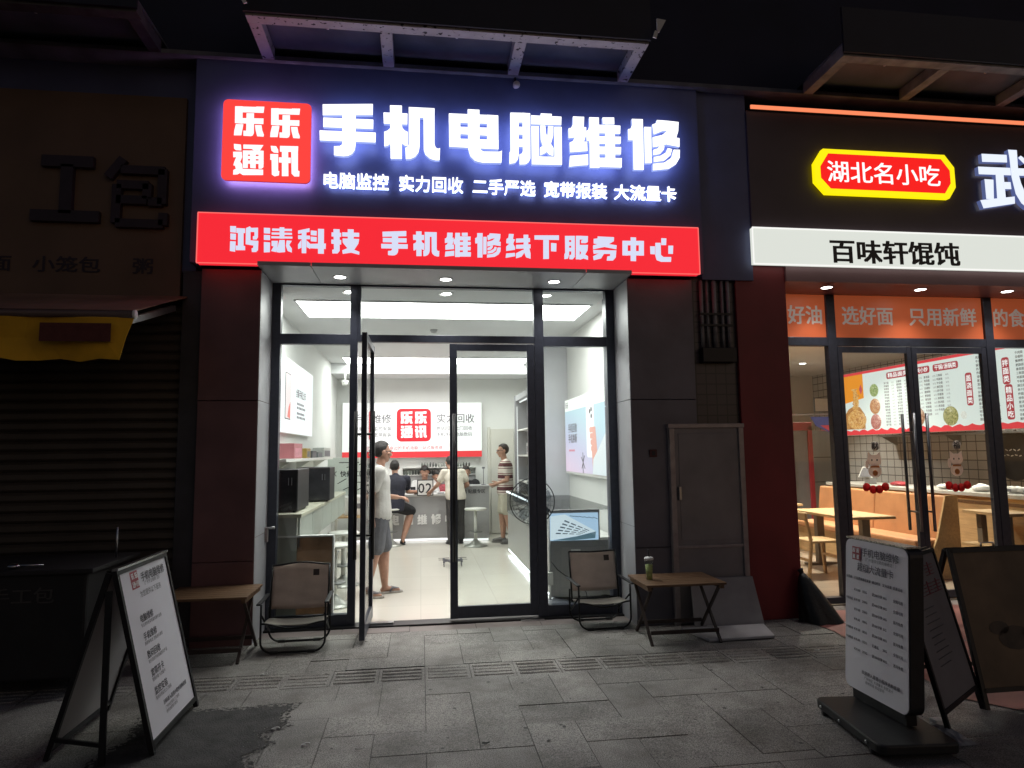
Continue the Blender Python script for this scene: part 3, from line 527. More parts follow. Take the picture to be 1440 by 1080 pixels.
for x,y,l in((-.3,12.36,'white glowing strip light at the foot of the long counter'),(.9,12.14,'white glowing strip light at the foot of the right counter')):
    t=thing('strip_light',l,'strip light',(x,y,.03),'strip lights under the counters'); m=M(); m.box(x-(.85 if x<0 else .3),x+(.85 if x<0 else .3),y-.015,y-.005,.014,.045); m.build('tube',lit('foot_led',(1,1,1),1.3),t)
    m=M(); m.box(x-(.86 if x<0 else .31),x+(.86 if x<0 else .31),y-.02,y-.002,.046,.055); m.build('holder',WHITEP,t)
nb=thing('number_sign','white square number sign reading 02 on the reception counter','sign',(.08,12.2,.83))
m=M(); m.box(-.068,.222,12.262,12.275,.812,1.10); m.build('frame',INK,nb)
m=M(); m.box(-.052,.206,12.258,12.262,.828,1.084); m.build('plate',mat('white_card',(.75,.75,.73),.5,0,.02,4),nb)
m=M(); put_text(m,'02',(.077,12.257,.865),RX,UZ,.245,.012,'c'); m.build('number',INK,nb)
# back wall lightbox
bl=thing('wall_lightbox','wide white backlit wall sign with red square logo behind the counters','lightbox sign',(-.1,13.0,2.0))
m=M(); m.box(-1.48,1.175,12.985,13.09,1.49,2.55); m.build('box',WHITEP,bl,.004)
m=M(); m.box(-1.476,1.171,12.981,12.984,1.612,2.546); m.build('lit_face',lit('lightbox_white',(1,1,.98),1.05),bl)
m=M(); m.box(-1.476,1.171,12.978,12.984,1.495,1.611); m.build('red_band',lit('lightbox_red',sh(238,62,68),1.0),bl)
m=M(); m.prism([(x,12.981,z) for x,z in rrect(-.462,.19,1.80,2.43,.09)],(0,-.004,0)); m.build('logo',lit('lightbox_logo_red',sh(222,45,58),1.0),bl)
m=M()
for ch,a,c in(('乐',-.385,2.145),('乐',-.115,2.145),('通',-.385,1.87),('讯',-.115,1.87)): put_glyph(m,ch,(0,12.976,0),RX,UZ,a,a+.225,c,c+.235,.002)
m.build('logo_character',lit('lightbox_logo_white',(1,1,1),1.05),bl)
m=M()
put_text(m,'手机维修',(-.56,12.98,2.17),RX,UZ,.185,.010,'r'); put_text(m,'实力回收',(.295,12.98,2.17),RX,UZ,.185,.010)
for s,x,al,z in(('电脑维修 监控安装',-.56,'r',2.02),('系统重装 宽带报装',-.56,'r',1.90),('到店回收 上门回收',.295,'l',2.02),('手机手表 电脑数码',.295,'l',1.90)): put_text(m,s,(x,12.98,z),RX,UZ,.083,.008,al)
m.build('sign_lettering',INKG,bl)
m=M(); put_text(m,'您身边的手机电脑一站式服务商',(-.13,12.98,1.65),RX,UZ,.078,.006,'c'); m.build('red_lettering',INKR,bl)
# wall posters (lightboxes)
pl=thing('poster_lightbox','white phone poster lightbox on the left wall behind the window','poster',(-1.55,8.4,2.2))
PO=(-1.535,6.9,0);PR=(0,1,0)
m=M(); m.box(-1.6,-1.54,6.9,9.83,1.825,2.71); m.build('box',WHITEP,pl,.004)
m=M(); m.box(-1.54,-1.537,6.91,9.82,1.833,2.70); m.build('lit_face',lit('poster_white',(.95,.97,1),.95),pl)
m=M(); m.prism([(-1.536,7.86,1.99),(-1.536,8.18,1.99),(-1.536,8.18,2.53),(-1.536,7.86,2.53)],(.002,0,0)); m.build('phone_picture',INK,pl)
m=M(); m.prism([(-1.533,7.875,2.0),(-1.533,8.165,2.0),(-1.533,8.165,2.52),(-1.533,7.875,2.52)],(.001,0,0)); m.cur=1; m.prism([(-1.5315,7.99,2.02),(-1.5315,8.15,2.0),(-1.5315,8.15,2.2),(-1.5315,8.06,2.14)],(.001,0,0)); m.build('phone_screen',[lit('phone_screen_pink',sh(235,218,220),.95),lit('phone_screen_coral',sh(228,110,100),.95)],pl)
# small lines are unreadable in the photo: plain grey bars
m=M(); put_text(m,'全新手机上市',(-1.533,8.52,2.30),PR,UZ,.115,.014)
for z,w in((2.20,.5),(2.15,.62),(2.08,.55),(2.03,.62)):
    for k in range(6): m.box(-1.5335,-1.533,8.6+k*w/6,8.6+k*w/6+w/9,z,z+.028)
m.build('poster_lettering',INKG,pl)
pr=thing('poster_lightbox','pink and blue poster lightbox with hand holding phone on the right wall','poster',(2.05,8.1,1.8))
m=M(); m.box(2.04,2.1,6.95,9.35,1.265,2.30); m.build('box',WHITEP,pr,.004)
PG=bpy.data.materials.new('poster_print'); PG.use_nodes=True; _nt=PG.node_tree; _b=_nt.nodes['Principled BSDF']
_tc=_nt.nodes.new('ShaderNodeTexCoord'); _sp=_nt.nodes.new('ShaderNodeSeparateXYZ'); _nt.links.new(_tc.outputs['Generated'],_sp.inputs[0])
_q=_nt.nodes.new('ShaderNodeMath'); _q.operation='SUBTRACT'; _nt.links.new(_sp.outputs[2],_q.inputs[0]); _q2=_nt.nodes.new('ShaderNodeMath'); _q2.operation='MULTIPLY'; _q2.inputs[1].default_value=.55; _nt.links.new(_sp.outputs[1],_q2.inputs[0]); _q3=_nt.nodes.new('ShaderNodeMath'); _q3.operation='ADD'; _q3.inputs[1].default_value=.45; _nt.links.new(_q2.outputs[0],_q.inputs[1]); _nt.links.new(_q.outputs[0],_q3.inputs[0])
_cr=_nt.nodes.new('ShaderNodeValToRGB'); _nt.links.new(_q3.outputs[0],_cr.inputs[0]); _e=_cr.color_ramp.elements; _e[0].color=sh(236,208,232)+(1,); _e[1].color=sh(190,226,238)+(1,); _x=_e.new(.45); _x.color=sh(206,205,236)+(1,)
_nt.links.new(_cr.outputs[0],_b.inputs['Emission Color']); _b.inputs['Emission Strength'].default_value=.95; _b.inputs['Base Color'].default_value=(.15,.15,.16,1)
m=M(); m.box(2.037,2.040,6.97,9.33,1.30,2.13); m.build('lit_face',PG,pr)
m=M(); m.box(2.0365,2.040,6.97,9.33,2.131,2.29); m.build('white_header',lit('poster_header',(.98,.98,.95),1),pr)
OX=2.036
m=M(); m.prism([(OX,y,z) for y,z in rrect(7.72,8.10,1.50,2.16,.06)],(-.002,0,0)); m.cur=1
for y,z in((7.84,2.08),(7.91,2.06),(7.84,2.0)): m.cyl((OX-.0022,y,z),.028,.001,14,axis=(-1,0,0))
m.build('phone_picture',[lit('phone_white',(.93,.95,.98),.98),INK],pr)
m=M()
for k in range(4): m.prism([(OX-.004,y,z) for y,z in rrect(7.66,7.93-.02*k,1.80-k*.075,1.865-k*.075,.03)],(-.002,0,0))
m.prism([(OX-.0035,7.58,1.30),(OX-.0035,7.80,1.30),(OX-.0035,7.84,1.6),(OX-.0035,7.76,1.86),(OX-.0035,7.66,1.86),(OX-.0035,7.6,1.6)],(-.002,0,0)); m.build('hand_picture',lit('poster_skin',sh(232,172,158),.95),pr)
m=M(); m.prism([(OX-.0045,7.0,1.30),(OX-.0045,7.82,1.30),(OX-.0045,7.78,1.48),(OX-.0045,7.5,1.62),(OX-.0045,7.0,1.9)],(-.0015,0,0)); m.build('sleeve_picture',lit('poster_sleeve',sh(226,234,238),.95),pr)
m=M(); PRr=(0,-1,0)
put_text(m,'手机回收',(OX-.003,9.12,1.84),PRr,UZ,.13,.02); put_text(m,'手机换新',(OX-.003,9.12,1.70),PRr,UZ,.13,.02); put_text(m,'乐乐',(OX-.003,9.28,2.18),PRr,UZ,.09,.01)
m.bar((OX-.004,8.38,1.50),(OX-.004,8.2,1.36),.004,.012); m.bar((OX-.004,8.22,1.52),(OX-.004,8.36,1.36),.004,.012); m.bar((OX-.004,8.30,1.56),(OX-.004,8.30,1.3),.004,.01)
m.build('poster_lettering',INKG,pr); m=M(); m.box(OX-.003,OX-.002,8.75,9.1,1.575,1.60); m.build('red_line',lit('poster_redline',sh(214,140,160),.9),pr)
# left bar counter, cases, shelf
lb=thing('bar_counter','pale bar counter along the left wall with panelled apron','counter',(-1.35,8,0))
m=M(); m.box(-1.6,-1.12,6.62,10.4,.985,1.02); m.build('worktop',mat('cream_worktop',(.58,.57,.46),.35,0,.05,3),lb,.004)
for y in(6.66,7.42,8.18,8.94,9.7):
    m=M(); m.box(-1.16,-1.14,y,y+.745,.70,.984); m.build('apron_panel',mat('pale_green_laminate',(.43,.46,.42),.5,0,.06,3),lb,.002)
m=M(); m.box(-1.6,-1.165,6.64,6.66,.0,.984); m.build('end_panel',mat('pale_green_laminate'),lb)
m=M(); m.box(-1.6,-1.2,6.66,10.4,.12,.15); m.build('low_shelf',GREYP,lb)
def pc(x0,x1,y0,y1,h,label,glassy):
    t=thing('computer_case',label,'computer',((x0+x1)/2,(y0+y1)/2,1.02),'black computer cases on the bar counter'); z=1.035
    m=M(); m.box(x0,x1,y0,y1,z,z+h); m.build('case',BLACK,t,.006)
    for a in(x0+.04,x1-.04):
        for b in(y0+.05,y1-.05): m=M(); m.cyl((a,b,1.02),.015,.016,10); m.build('foot',BLACK,t)
    m=M(); m.box(x0+.012,x1-.012,y0-.006,y0-.001,z+.012,z+h-.012); g=m.build('front_panel',mat('smoked_gloss',(.03,.03,.035),.12,0,.3,9),t,.002)
    m=M()
    for k in range(2): m.box(x1-.06-.03*k,x1-.055-.03*k,y0-.009,y0-.006,z+h*.62,z+h*.80)
    m.build('vent_slot',CHROME,g)
pc(-1.52,-1.19,6.80,7.45,.40,'larger black computer case nearest the window on the left bar counter',1)
pc(-1.46,-1.07,8.2,8.65,.39,'black computer case behind the nearer one on the left bar counter',0)
sb_=thing('wall_shelf','narrow white wall shelf carrying boxes under the left poster','shelf',(-1.5,9,1.52)); m=M(); m.box(-1.6,-1.38,7.2,10.9,1.50,1.535); m.build('board',WHITEP,sb_,.003)
for y in(7.6,9,10.4): m=M(); m.prism([(-1.6,y,1.38),(-1.6,y,1.5),(-1.42,y,1.5)],(0,.02,0)); m.build('bracket',WHITEP,sb_)
BX=[(7.72,8.25,.17,sh(196,120,128),'pink product box on the left wall shelf nearest the window'),(8.55,8.85,.12,sh(168,140,70),'golden product box on the left wall shelf'),(9.0,9.35,.09,sh(90,94,98),'low dark grey product box on the left wall shelf'),(9.5,9.9,.075,sh(120,128,130),'low pale grey product box on the left wall shelf'),(10.05,10.75,.14,sh(196,200,196),'white box with a dark blot picture at the far end of the left shelf')]
for a,b,h,c,l in BX:
    t=thing('product_box',l,'box',(-1.48,(a+b)/2,1.535),'boxes on the left wall shelf'); m=M(); m.box(-1.56,-1.40,a,b,1.536,1.536+h); m.build('carton',mat('carton_'+str(int(a*100)),tuple(x*.8 for x in c),.5,0,.1,14),t,.004)
    m=M(); m.box(-1.399,-1.398,a+.06,b-.06,1.55,1.536+h*.7); m.build('front_label',INKG if h!=.17 else mat('carton_pink_label',(.6,.25,.3),.5,0,.3,30),t)
qs=thing('workbench_sign','white quick repair bench sign with black line drawing at the back left','sign',(-1.35,11.6,1.0))
m=M(); m.box(-1.50,-.86,11.2,11.25,.92,1.52); m.build('board',mat('sign_white_green',(.60,.66,.62),.5,0,.04,3),qs,.004)
m=M(); put_text(m,'快修工区',(-1.30,11.198,1.22),RX,UZ,.10,.02)
for a in(((-1.32,1.44),(-1.0,1.44)),((-1.2,1.36),(-1.05,1.40)),((-1.34,1.10),(-1.2,1.18)),((-1.1,1.12),(-.95,1.12)),((-1.0,1.40),(-.9,1.46)),((-1.25,1.0),(-1.12,1.06)),((-1.05,.98),(-.92,1.05)),((-1.36,1.3),(-1.42,1.22)),((-1.36,1.22),(-1.42,1.3))): m.bar((a[0][0],11.198,a[0][1]),(a[1][0],11.198,a[1][1]),.003,.012)
m.build('sign_drawing',INK,qs)
t=thing('floor_box','white carton with small print standing below the bench sign','box',(-1.2,11.1,.9)); m=M(); m.box(-1.2,-.88,10.9,11.18,.62,.90); m.build('carton',WHITEP,t,.004); m=M(); m.box(-1.0,-.93,10.896,10.899,.72,.80); m.build('front_label',INKG,t)
t=thing('small_table','low white table holding cartons behind the left stools','table',(-1.1,11,.6)); m=M(); m.box(-1.4,-.75,10.75,11.3,.585,.615); m.build('tabletop',PINE,t,.003)
for a in(-1.36,-.79):
    for b in(10.8,11.25): m=M(); m.box(a-.02,a+.02,b-.02,b+.02,.006,.585); m.build('leg',WHITEP,t)
# shelves behind the counter
rk=thing('product_rack','low white rack of small product bottles under the wall sign','rack',(.2,13.0,1.2))
m=M()
for z in(1.155,1.295,): m.box(-.35,1.05,12.9,13.09,z,z+.015)
m.box(-.36,-.345,12.9,13.09,.02,1.31); m.box(1.045,1.06,12.9,13.09,.02,1.31); m.build('frame',WHITEP,rk)
m=M(); m.box(-.34,1.04,12.92,13.08,.06,1.15); m.build('cabinet_front',mat('cabinet_grey',(.33,.33,.33),.5,0,.05,3),rk)
for x in(-.06,.3,.66): m=M(); m.box(x,x+.004,12.915,12.92,.1,1.12); m.build('door_gap',INKG,rk)
first=None; bc=[sh(120,128,120),sh(70,74,72),sh(150,155,148),sh(35,38,40)]
for row,(z,x0,n) in enumerate(((1.17,-.31,25),(1.31,.02,18))):
    for k in range(n):
        x=x0+k*.053; h=random.uniform(.075,.095)
        o=M().lathe((0,0,0),[(.018,0),(.019,h*.7),(.009,h*.8),(.009,h),(0,h)],8).build('product_bottle',mat('bottle_%d'%((k//3)%4),bc[(k//3)%4],.4,0,.2,40)) 
        o.location=(x,12.96,z); tag(o,('small product bottle in the upper short row of the back rack' if row else 'small product bottle in the lower long row of the back rack'),'bottle','product bottles in the lower rack row' if not row else 'product bottles in the upper rack row')
# right side: lit display niche, shelf, counter, fan
nw=thing('display_shelf_unit','grey display shelf unit with glowing vertical strips on the right wall','shelf unit',(1.9,10.8,0))
m=M(); m.box(1.70,2.1,10.0,10.05,.02,2.6); m.box(1.70,2.1,12.1,12.15,.02,2.6); m.box(2.06,2.1,10.05,12.1,.02,2.6); m.box(1.72,2.06,10.05,12.1,2.5,2.6); m.build('carcass',mat('shelf_grey',(.30,.30,.315),.5,0,.04,3),nw,.003)
m=M()
for z in(.6,1.05,1.5,1.95): m.box(1.74,2.06,10.05,12.1,z,z+.025)
m.build('shelf_board',WHITEP,nw)
LED=lit('shelf_led',(1,1,1),1.0)
for y in(10.06,12.06):
    m=M(); m.box(1.735,1.745,y,y+.012,.7,2.40); m.build('led_strip',LED,nw)
m=M(); m.box(1.78,1.80,10.1,12.05,2.47,2.49); m.build('led_strip',LED,nw)
for y,z,l in((10.5,1.525,'white'),(11.3,1.525,'pale'),(10.8,1.075,'lower')):
    t=thing('shelf_box',f'{l} accessory box on the right display shelf','box',(1.88,y,z)); m=M(); m.box(1.80,1.96,y-.1,y+.1,z,z+.2); m.build('carton',WHITEP if l!='pale' else GREYP,t,.004); m=M(); m.box(1.797,1.80,y-.06,y+.06,z+.05,z+.15); m.build('front_label',INKG,t)
dc=thing('display_counter','grey phone display counter with glass top along the right wall','display counter',(1.7,8.5,0))
m=M(); m.box(1.36,2.08,7.02,10.6,.07,.64); m.build('base_cabinet',mat('warm_grey_panel',(.40,.40,.39),.35,.1,.06,2),dc,.003)
m=M(); m.box(1.33,1.875,6.985,7.02,.07,.965); m.build('end_panel',GREYP,dc,.004)
m=M(); m.box(1.366,1.374,7.1,10.6,.05,.069); m.build('floor_led_strip',lit('floor_led',(.85,.93,1),7),dc)
m=M(); m.box(1.40,1.42,7.05,10.6,.0,.07); m.build('plinth',WHITEP,dc)
m=M(); m.box(1.345,1.353,7.02,10.6,.64,.95); m.box(1.345,2.08,7.03,10.6,.952,.96); m.build('glass_case',CLEAR,dc)
m=M(); m.box(1.353,2.08,7.04,10.58,.641,.66); m.build('display_bed',WHITEP,dc)
m=M(); m.box(1.34,1.36,7.02,10.6,.945,.962); m.build('led_edge',lit('case_led',(.9,.97,1),2.5),dc)
m=M(); m.box(1.338,1.858,6.979,6.984,.648,.930); p_=m.build('picture_panel',lit('picture_sky',sh(178,208,236),.9),dc)
m=M(); yy=6.977
m.prism([(1.34,yy,.655),(1.345,yy,.90),(1.50,yy,.918),(1.83,yy,.735),(1.62,yy,.69)],(0,-.001,0)); m.cur=1
m.prism([(1.36,yy-.001,.652),(1.62,yy-.001,.688),(1.83,yy-.001,.732),(1.82,yy-.001,.665),(1.60,yy-.001,.650)],(0,-.001,0)); m.cur=2
QA=[(1.36,.705),(1.67,.703),(1.795,.742),(1.49,.895)]
def bil(a,b): return tuple((1-a)*(1-b)*QA[0][i]+a*(1-b)*QA[1][i]+a*b*QA[2][i]+(1-a)*b*QA[3][i] for i in(0,1))
for r in range(5):
    for k in range(4):
        a,b=.08+.23*k,.08+.18*r; P=[bil(a,b),bil(a+.17,b),bil(a+.17,b+.07),bil(a,b+.07)]; m.prism([(x,yy-.0022,z) for x,z in P],(0,-.0008,0))
for k in range(6): m.prism([(1.55+.05*k,yy-.0008,.905-.004*k),(1.60+.05*k,yy-.0008,.898-.006*k),(1.60+.05*k,yy-.0008,.892-.006*k),(1.55+.05*k,yy-.0008,.899-.004*k)],(0,-.0008,0))
m.build('tray_picture',[lit('picture_tray',sh(216,232,242),.9),lit('picture_trayside',sh(92,122,136),.8),lit('picture_phone',sh(70,86,104),.8)],dc)
m=M(); m.box(1.56,1.66,6.982,6.9845,.535,.555); m.build('end_badge',INKW,dc)
fan=thing('standing_fan','standing electric fan with round wire cage behind the right glass panel','fan',(1.33,6.93,0))
FB=mat('fan_black',(.02,.022,.026),.4,0,.15,20)
ax=Vector((-.30,-.95,0)).normalized(); fc=Vector((1.135,6.87,1.07)); rv=Vector((ax.y,-ax.x,0)); uz=Vector((0,0,1))
def ring(m,c,r,w,n=40): m.tube([c+rv*r*math.cos(2*math.pi*k/n)+uz*r*math.sin(2*math.pi*k/n) for k in range(n+1)],w,6,cap=False)
m=M(); ring(m,fc,.232,.0055); ring(m,fc+ax*.06,.15,.002); ring(m,fc+ax*.05,.2,.002); ring(m,fc-ax*.06,.17,.002); ring(m,fc+ax*.065,.05,.004)
for k in range(28):
    a=2*math.pi*k/28; d=rv*math.cos(a)+uz*math.sin(a)
    m.tube([fc+ax*.066+d*.04,fc+ax*.06+d*.15,fc+d*.23],.0016,4); m.tube([fc-ax*.07+d*.05,fc-ax*.06+d*.17,fc+d*.23],.0016,4)
m.build('cage',FB,fan)
m=M()
for k in range(5):
    a=2*math.pi*k/5+.3; d=rv*math.cos(a)+uz*math.sin(a); e=-rv*math.sin(a)+uz*math.cos(a)
    P=[fc+d*.04-e*.02-ax*.015,fc+d*.12-e*.06-ax*.025,fc+d*.2-e*.05-ax*.02,fc+d*.21+e*.02,fc+d*.15+e*.05+ax*.02,fc+d*.05+e*.02+ax*.01]; m.prism(P,ax*.003)
m.build('blade',glass_mat('smoked_blade',(.78,.80,.82),.3),fan)
m=M(); m.tube([fc+ax*.03,fc+ax*.0,fc-ax*.03],.042,16); m.build('hub',FB,fan)
m=M(); m.tube([fc-ax*.07,fc-ax*.10,fc-ax*.19,fc-ax*.21],.05,16,[.05,.062,.055,.03]); m.build('motor',FB,fan)
m=M(); bx,by=1.33,6.99; m.tube([(bx,by,.03),(bx,by,.98)],.012,12); m.build('pole',INKW,fan)
m=M(); m.tube([(bx,by,.96),(bx-.08,by-.03,1.02),(bx-.14,by-.05,1.07)],.03,12,[.022,.026,.03]); m.build('neck',FB,fan)
m=M(); m.box(bx-.03,bx+.03,by-.035,by-.0,.20,.33); m.build('control_box',WHITEP,fan,.006)
m=M(); m.lathe((bx+.05,by,.007),[(.18,0),(.18,.012),(.13,.035),(.03,.05),(.015,.06)],28); m.build('base',mat('fan_base_grey',(.16,.17,.2),.4,0,.1,8),fan)
t=thing('fan_cord','thin dark fan cord drooping across the right display counter end','cord',(1.5,6.9,.4)); m=M(); m.tube([(1.34,6.95,.44),(1.40,6.94,.36),(1.48,6.93,.30),(1.6,6.93,.24),(1.7,6.93,.12),(1.72,6.95,.012),(1.78,7.0,.012)],.005,6); m.build('cable',FB,t); m=M(); m.box(1.76,1.80,6.97,7.02,.008,.03); m.build('plug',FB,t)
t=thing('pen_lamp','thin dark desk microphone stand on the right counter section','stand',(1.12,12.3,.985)); m=M(); m.tube([(1.135,12.3,.99),(1.135,12.3,1.28)],.006,8); m.build('stem',INKG,t); m=M(); m.cyl((1.135,12.3,.986),.04,.012,16); m.build('base',INKG,t); m=M(); m.box(1.11,1.16,12.28,12.32,1.28,1.31); m.build('head',INKG,t)

# ---------------------------------------------------------------- people
SKIN=mat('skin',(.42,.24,.17),.5,0,.10,20,spec=.4); EYE=mat('eye_dark',(.02,.015,.012),.3,0,.1,50); LIP=mat('lip',(.30,.12,.10),.5,0,.1,50); HAIR=mat('black_hair',(.014,.012,.011),.6,0,.3,60,.5,200,stretch=(1,1,.3))
def remesh(mb,name,mt,parent,vox=.009,sm=6):
    o=mb.build(name,mt,parent); r=o.modifiers.new('r','REMESH'); r.mode='VOXEL'; r.voxel_size=vox; r.use_smooth_shade=True
    s=o.modifiers.new('s','SMOOTH'); s.iterations=sm; s.factor=.5
    dg=bpy.context.evaluated_depsgraph_get(); dg.update(); me=bpy.data.meshes.new_from_object(o.evaluated_get(dg)); me.name=name
    o.modifiers.clear(); old=o.data; o.data=me; bpy.data.meshes.remove(old)
    me.polygons.foreach_set('use_smooth',[True]*len(me.polygons)); me.update(); return o
def hand(mb,w,d,n,curl=.6,s=1.0,side=1):
    """w wrist, d forearm direction, n palm normal (the side fingers curl to)"""
    w=Vector(w);d=Vector(d).normalized();n=Vector(n);n=(n-d*n.dot(d)).normalized();t=d.cross(n)*side
    for k in range(4): mb.caps(w+t*(k-1.5)*.012*s,w+d*.085*s+t*(k-1.5)*.021*s,.016*s,.0115*s,8)
    for k,L in enumerate((.064,.072,.068,.052)):
        p=w+d*.087*s+t*(1.5-k)*.0215*s; dd=d.copy(); r=.0095*s
        for j,f in enumerate((.45,.32,.23)):
            a=curl*(.5+.35*j); dd=(dd*math.cos(a)+n*math.sin(a)).normalized(); q=p+dd*L*s*f*1.05; mb.caps(p,q,r,r*.9,7); p=q; r*=.9
    p=w+d*.025*s+t*.03*s; q=p+(t*.7+d*.75+n*.3).normalized()*.042*s; mb.caps(p,q,.0125*s,.0105*s,8); mb.caps(q,q+(t*.25+d*.9+n*.5).normalized()*.03*s,.0105*s,.0085*s,8)
def head_parts(mb,c,f,up,s=1.0):
    """sculpted head centred at c facing f; returns eye and mouth points"""
    c=Vector(c);f=Vector(f).normalized();up=Vector(up);up=(up-f*up.dot(f)).normalized();r=f.cross(up)
    Rm=Matrix((r,f,up)).transposed()
    P=lambda a,b,z:c+r*a*s+f*b*s+up*z*s
    mb.ell(P(0,-.012,.03),(.076*s,.094*s,.088*s),Rm); mb.ell(P(0,.022,-.035),(.060*s,.070*s,.078*s),Rm); mb.ell(P(0,.055,-.088),(.030*s,.028*s,.024*s),Rm)
    mb.ell(P(0,.082,.022),(.05*s,.018*s,.016*s),Rm); mb.caps(P(0,.086,.012),P(0,.108,-.026),.010*s,.016*s,8)
    for a in(-1,1):
        mb.ell(P(a*.012,.097,-.028),(.012*s,.010*s,.009*s),Rm); mb.ell(P(a*.043,.070,-.02),(.022*s,.022*s,.022*s),Rm); mb.ell(P(a*.078,-.008,-.005),(.012*s,.024*s,.034*s),Rm)
    mb.ell(P(0,.088,-.058),(.026*s,.012*s,.010*s),Rm)
    return [P(-.032,.088,.006),P(.032,.088,.006)],P(0,.097,-.056)
def person(label,J,f,look,base,shirt,legs,hair='short',foot=None,sleeve=.62,hand_n=None,sc=1.0,up=(0,0,1),shorts=None,build=1.0,visible_legs=True,shirt_len=.0):
    """J joints in world coordinates; f body facing; look head facing"""
    t=thing('person',label,'person',base); V={k:Vector(v) for k,v in J.items()}; f=Vector(f).normalized(); r=f.cross(Vector((0,0,1)))
    B=build; Rm=Matrix((r,f,Vector((0,0,1)))).transposed()
    mb=M(); sp=V['neck']-V['pelvis']
    TS=lambda e,lo=-.10,fx=1.0:[(V['pelvis']+sp*q,(rx*B+e)*(fx if q<.5 else 1),(ry*B+e)*(fx if q<.5 else 1)) for q,rx,ry in((lo,.150,.105),(lo*.5,.158,.112),(0.02,.157,.112),(.25,.146,.104),(.5,.150,.106),(.7,.163,.110),(.84,.160,.098),(.93,.120,.080),(1.0,.062,.058))]
    mb.loft(TS(0),Rm)
    mb.caps(V['neck']-sp.normalized()*.06,V['head']-Vector(up)*.05,.058,.05)
    for s in'LR':
        mb.caps(V['neck']-sp.normalized()*.05,V['sh'+s],.06,.055); mb.caps(V['sh'+s],V['el'+s],.05*B,.038); mb.caps(V['el'+s],V['wr'+s],.038,.026)
        if visible_legs: mb.caps(V['hip'+s],V['kn'+s],.085*B,.060); mb.caps(V['kn'+s],V['kn'+s]*.66+V['an'+s]*.34-f*.014,.056,.060*B); mb.caps(V['kn'+s]*.66+V['an'+s]*.34-f*.014,V['an'+s],.060*B,.036); mb.caps(V['an'+s]-Vector((0,0,.02)),V['to'+s],.032,.024); mb.caps(V['an'+s]-Vector((0,0,.03)),V['an'+s]-Vector((0,0,.045))-(V['to'+s]-V['an'+s]).normalized()*.03,.028,.026)
    eyes,mouth=head_parts(mb,V['head'],look,up,sc)
    bo=remesh(mb,'body',[SKIN,EYE,LIP],t,.0075,4)
    off=wloc(t)
    for p in bo.data.polygons:
        q=p.center+off
        if min((q-e).length for e in eyes)<.011*sc: p.material_index=1
        elif (q-mouth).length<.02*sc and abs((q-mouth).z)<.006: p.material_index=2
    hb=M()
    for i,s in enumerate('LR'):
        d=V['wr'+s]-V['el'+s]; hand(hb,V['wr'+s]-d.normalized()*.01,d,(hand_n or {}).get(s,(0,0,-1)),.7,1.0,1 if s=='L' else -1)
    ho=hb.build('hand_tmp',[SKIN],t); bm_=bpy.data.meshes.new('x')
    # hands become part of the one body mesh
    import bmesh
    b=bmesh.new(); b.from_mesh(bo.data); b.from_mesh(ho.data); b.to_mesh(bo.data); b.free(); bpy.data.meshes.remove(bm_); hm=ho.data; bpy.data.objects.remove(ho); bpy.data.meshes.remove(hm)
    # hair
    look=Vector(look).normalized(); U=Vector(up); U=(U-look*U.dot(look)).normalized(); rr=look.cross(U); Hm=Matrix((rr,look,U)).transposed()
    hb=M(); c=V['head']; seg,rings=26,14; vs=[];fs=[]
    for i in range(rings+1):
        for k in range(seg):
            a=2*math.pi*k/seg; fr=math.sin(a)                                     # fr=1 at the face
            q_=max(0,min(1,((1-fr)/2-.15)/.6)); lim=.93+1.62*q_*q_*(3-2*q_)+random.uniform(-.06,.06)*(i==rings)
            th=lim*i/rings; R=1.03+random.uniform(-.012,.035)+(.06 if th<.8 else 0); 
            vs.append(c+Hm@Vector((.080*R*math.sin(th)*math.cos(a),-.012+.098*R*math.sin(th)*math.sin(a),.026+.094*R*math.cos(th)))*sc)
    for i in range(rings):
        for k in range(seg): fs.append([i*seg+k,(i+1)*seg+k,(i+1)*seg+(k+1)%seg,i*seg+(k+1)%seg])
    hb.smooth=True; hb.add(vs,fs); h=hb.build('hair',HAIR,t); h.modifiers.new('s','SOLIDIFY').thickness=.006
    # shirt
    e=.016; mb=M(); low=V['pelvis']+sp*(.02-shirt_len)
    mb.loft(TS(e,-.10-shirt_len*1.6,1.06),Rm)
    for s in'LR':
        mb.caps(V['neck']-sp.normalized()*.055,V['sh'+s],.066,.07); mb.caps(V['sh'+s],V['sh'+s]+(V['el'+s]-V['sh'+s])*sleeve,.07*B,.064)
    mb.caps(V['neck']-sp.normalized()*.06,V['neck']-sp.normalized()*.01,.074,.066)
    remesh(mb,'shirt',shirt,t,.009,5)
    if visible_legs:
        mb=M(); q=shorts if shorts else .98
        mb.loft([(V['pelvis']+sp*q,rx*B+.010,ry*B+.010) for q,rx,ry in((-.20,.150,.110),(-.08,.164,.118),(.04,.164,.118),(.15,.156,.112))],Rm)
        for s in'LR':
            mb.caps(V['hip'+s],V['hip'+s]+(V['kn'+s]-V['hip'+s])*min(1,q),.098*B,.096 if q<=1 else .078)
            if q>1: mb.caps(V['kn'+s],V['kn'+s]+(V['an'+s]-V['kn'+s])*(q-1),.078,.070)
            mb.caps(V['pelvis'],V['hip'+s],.11*B,.098*B)
        remesh(mb,'shorts' if q<=1.3 else 'trousers',legs,t,.009,4)
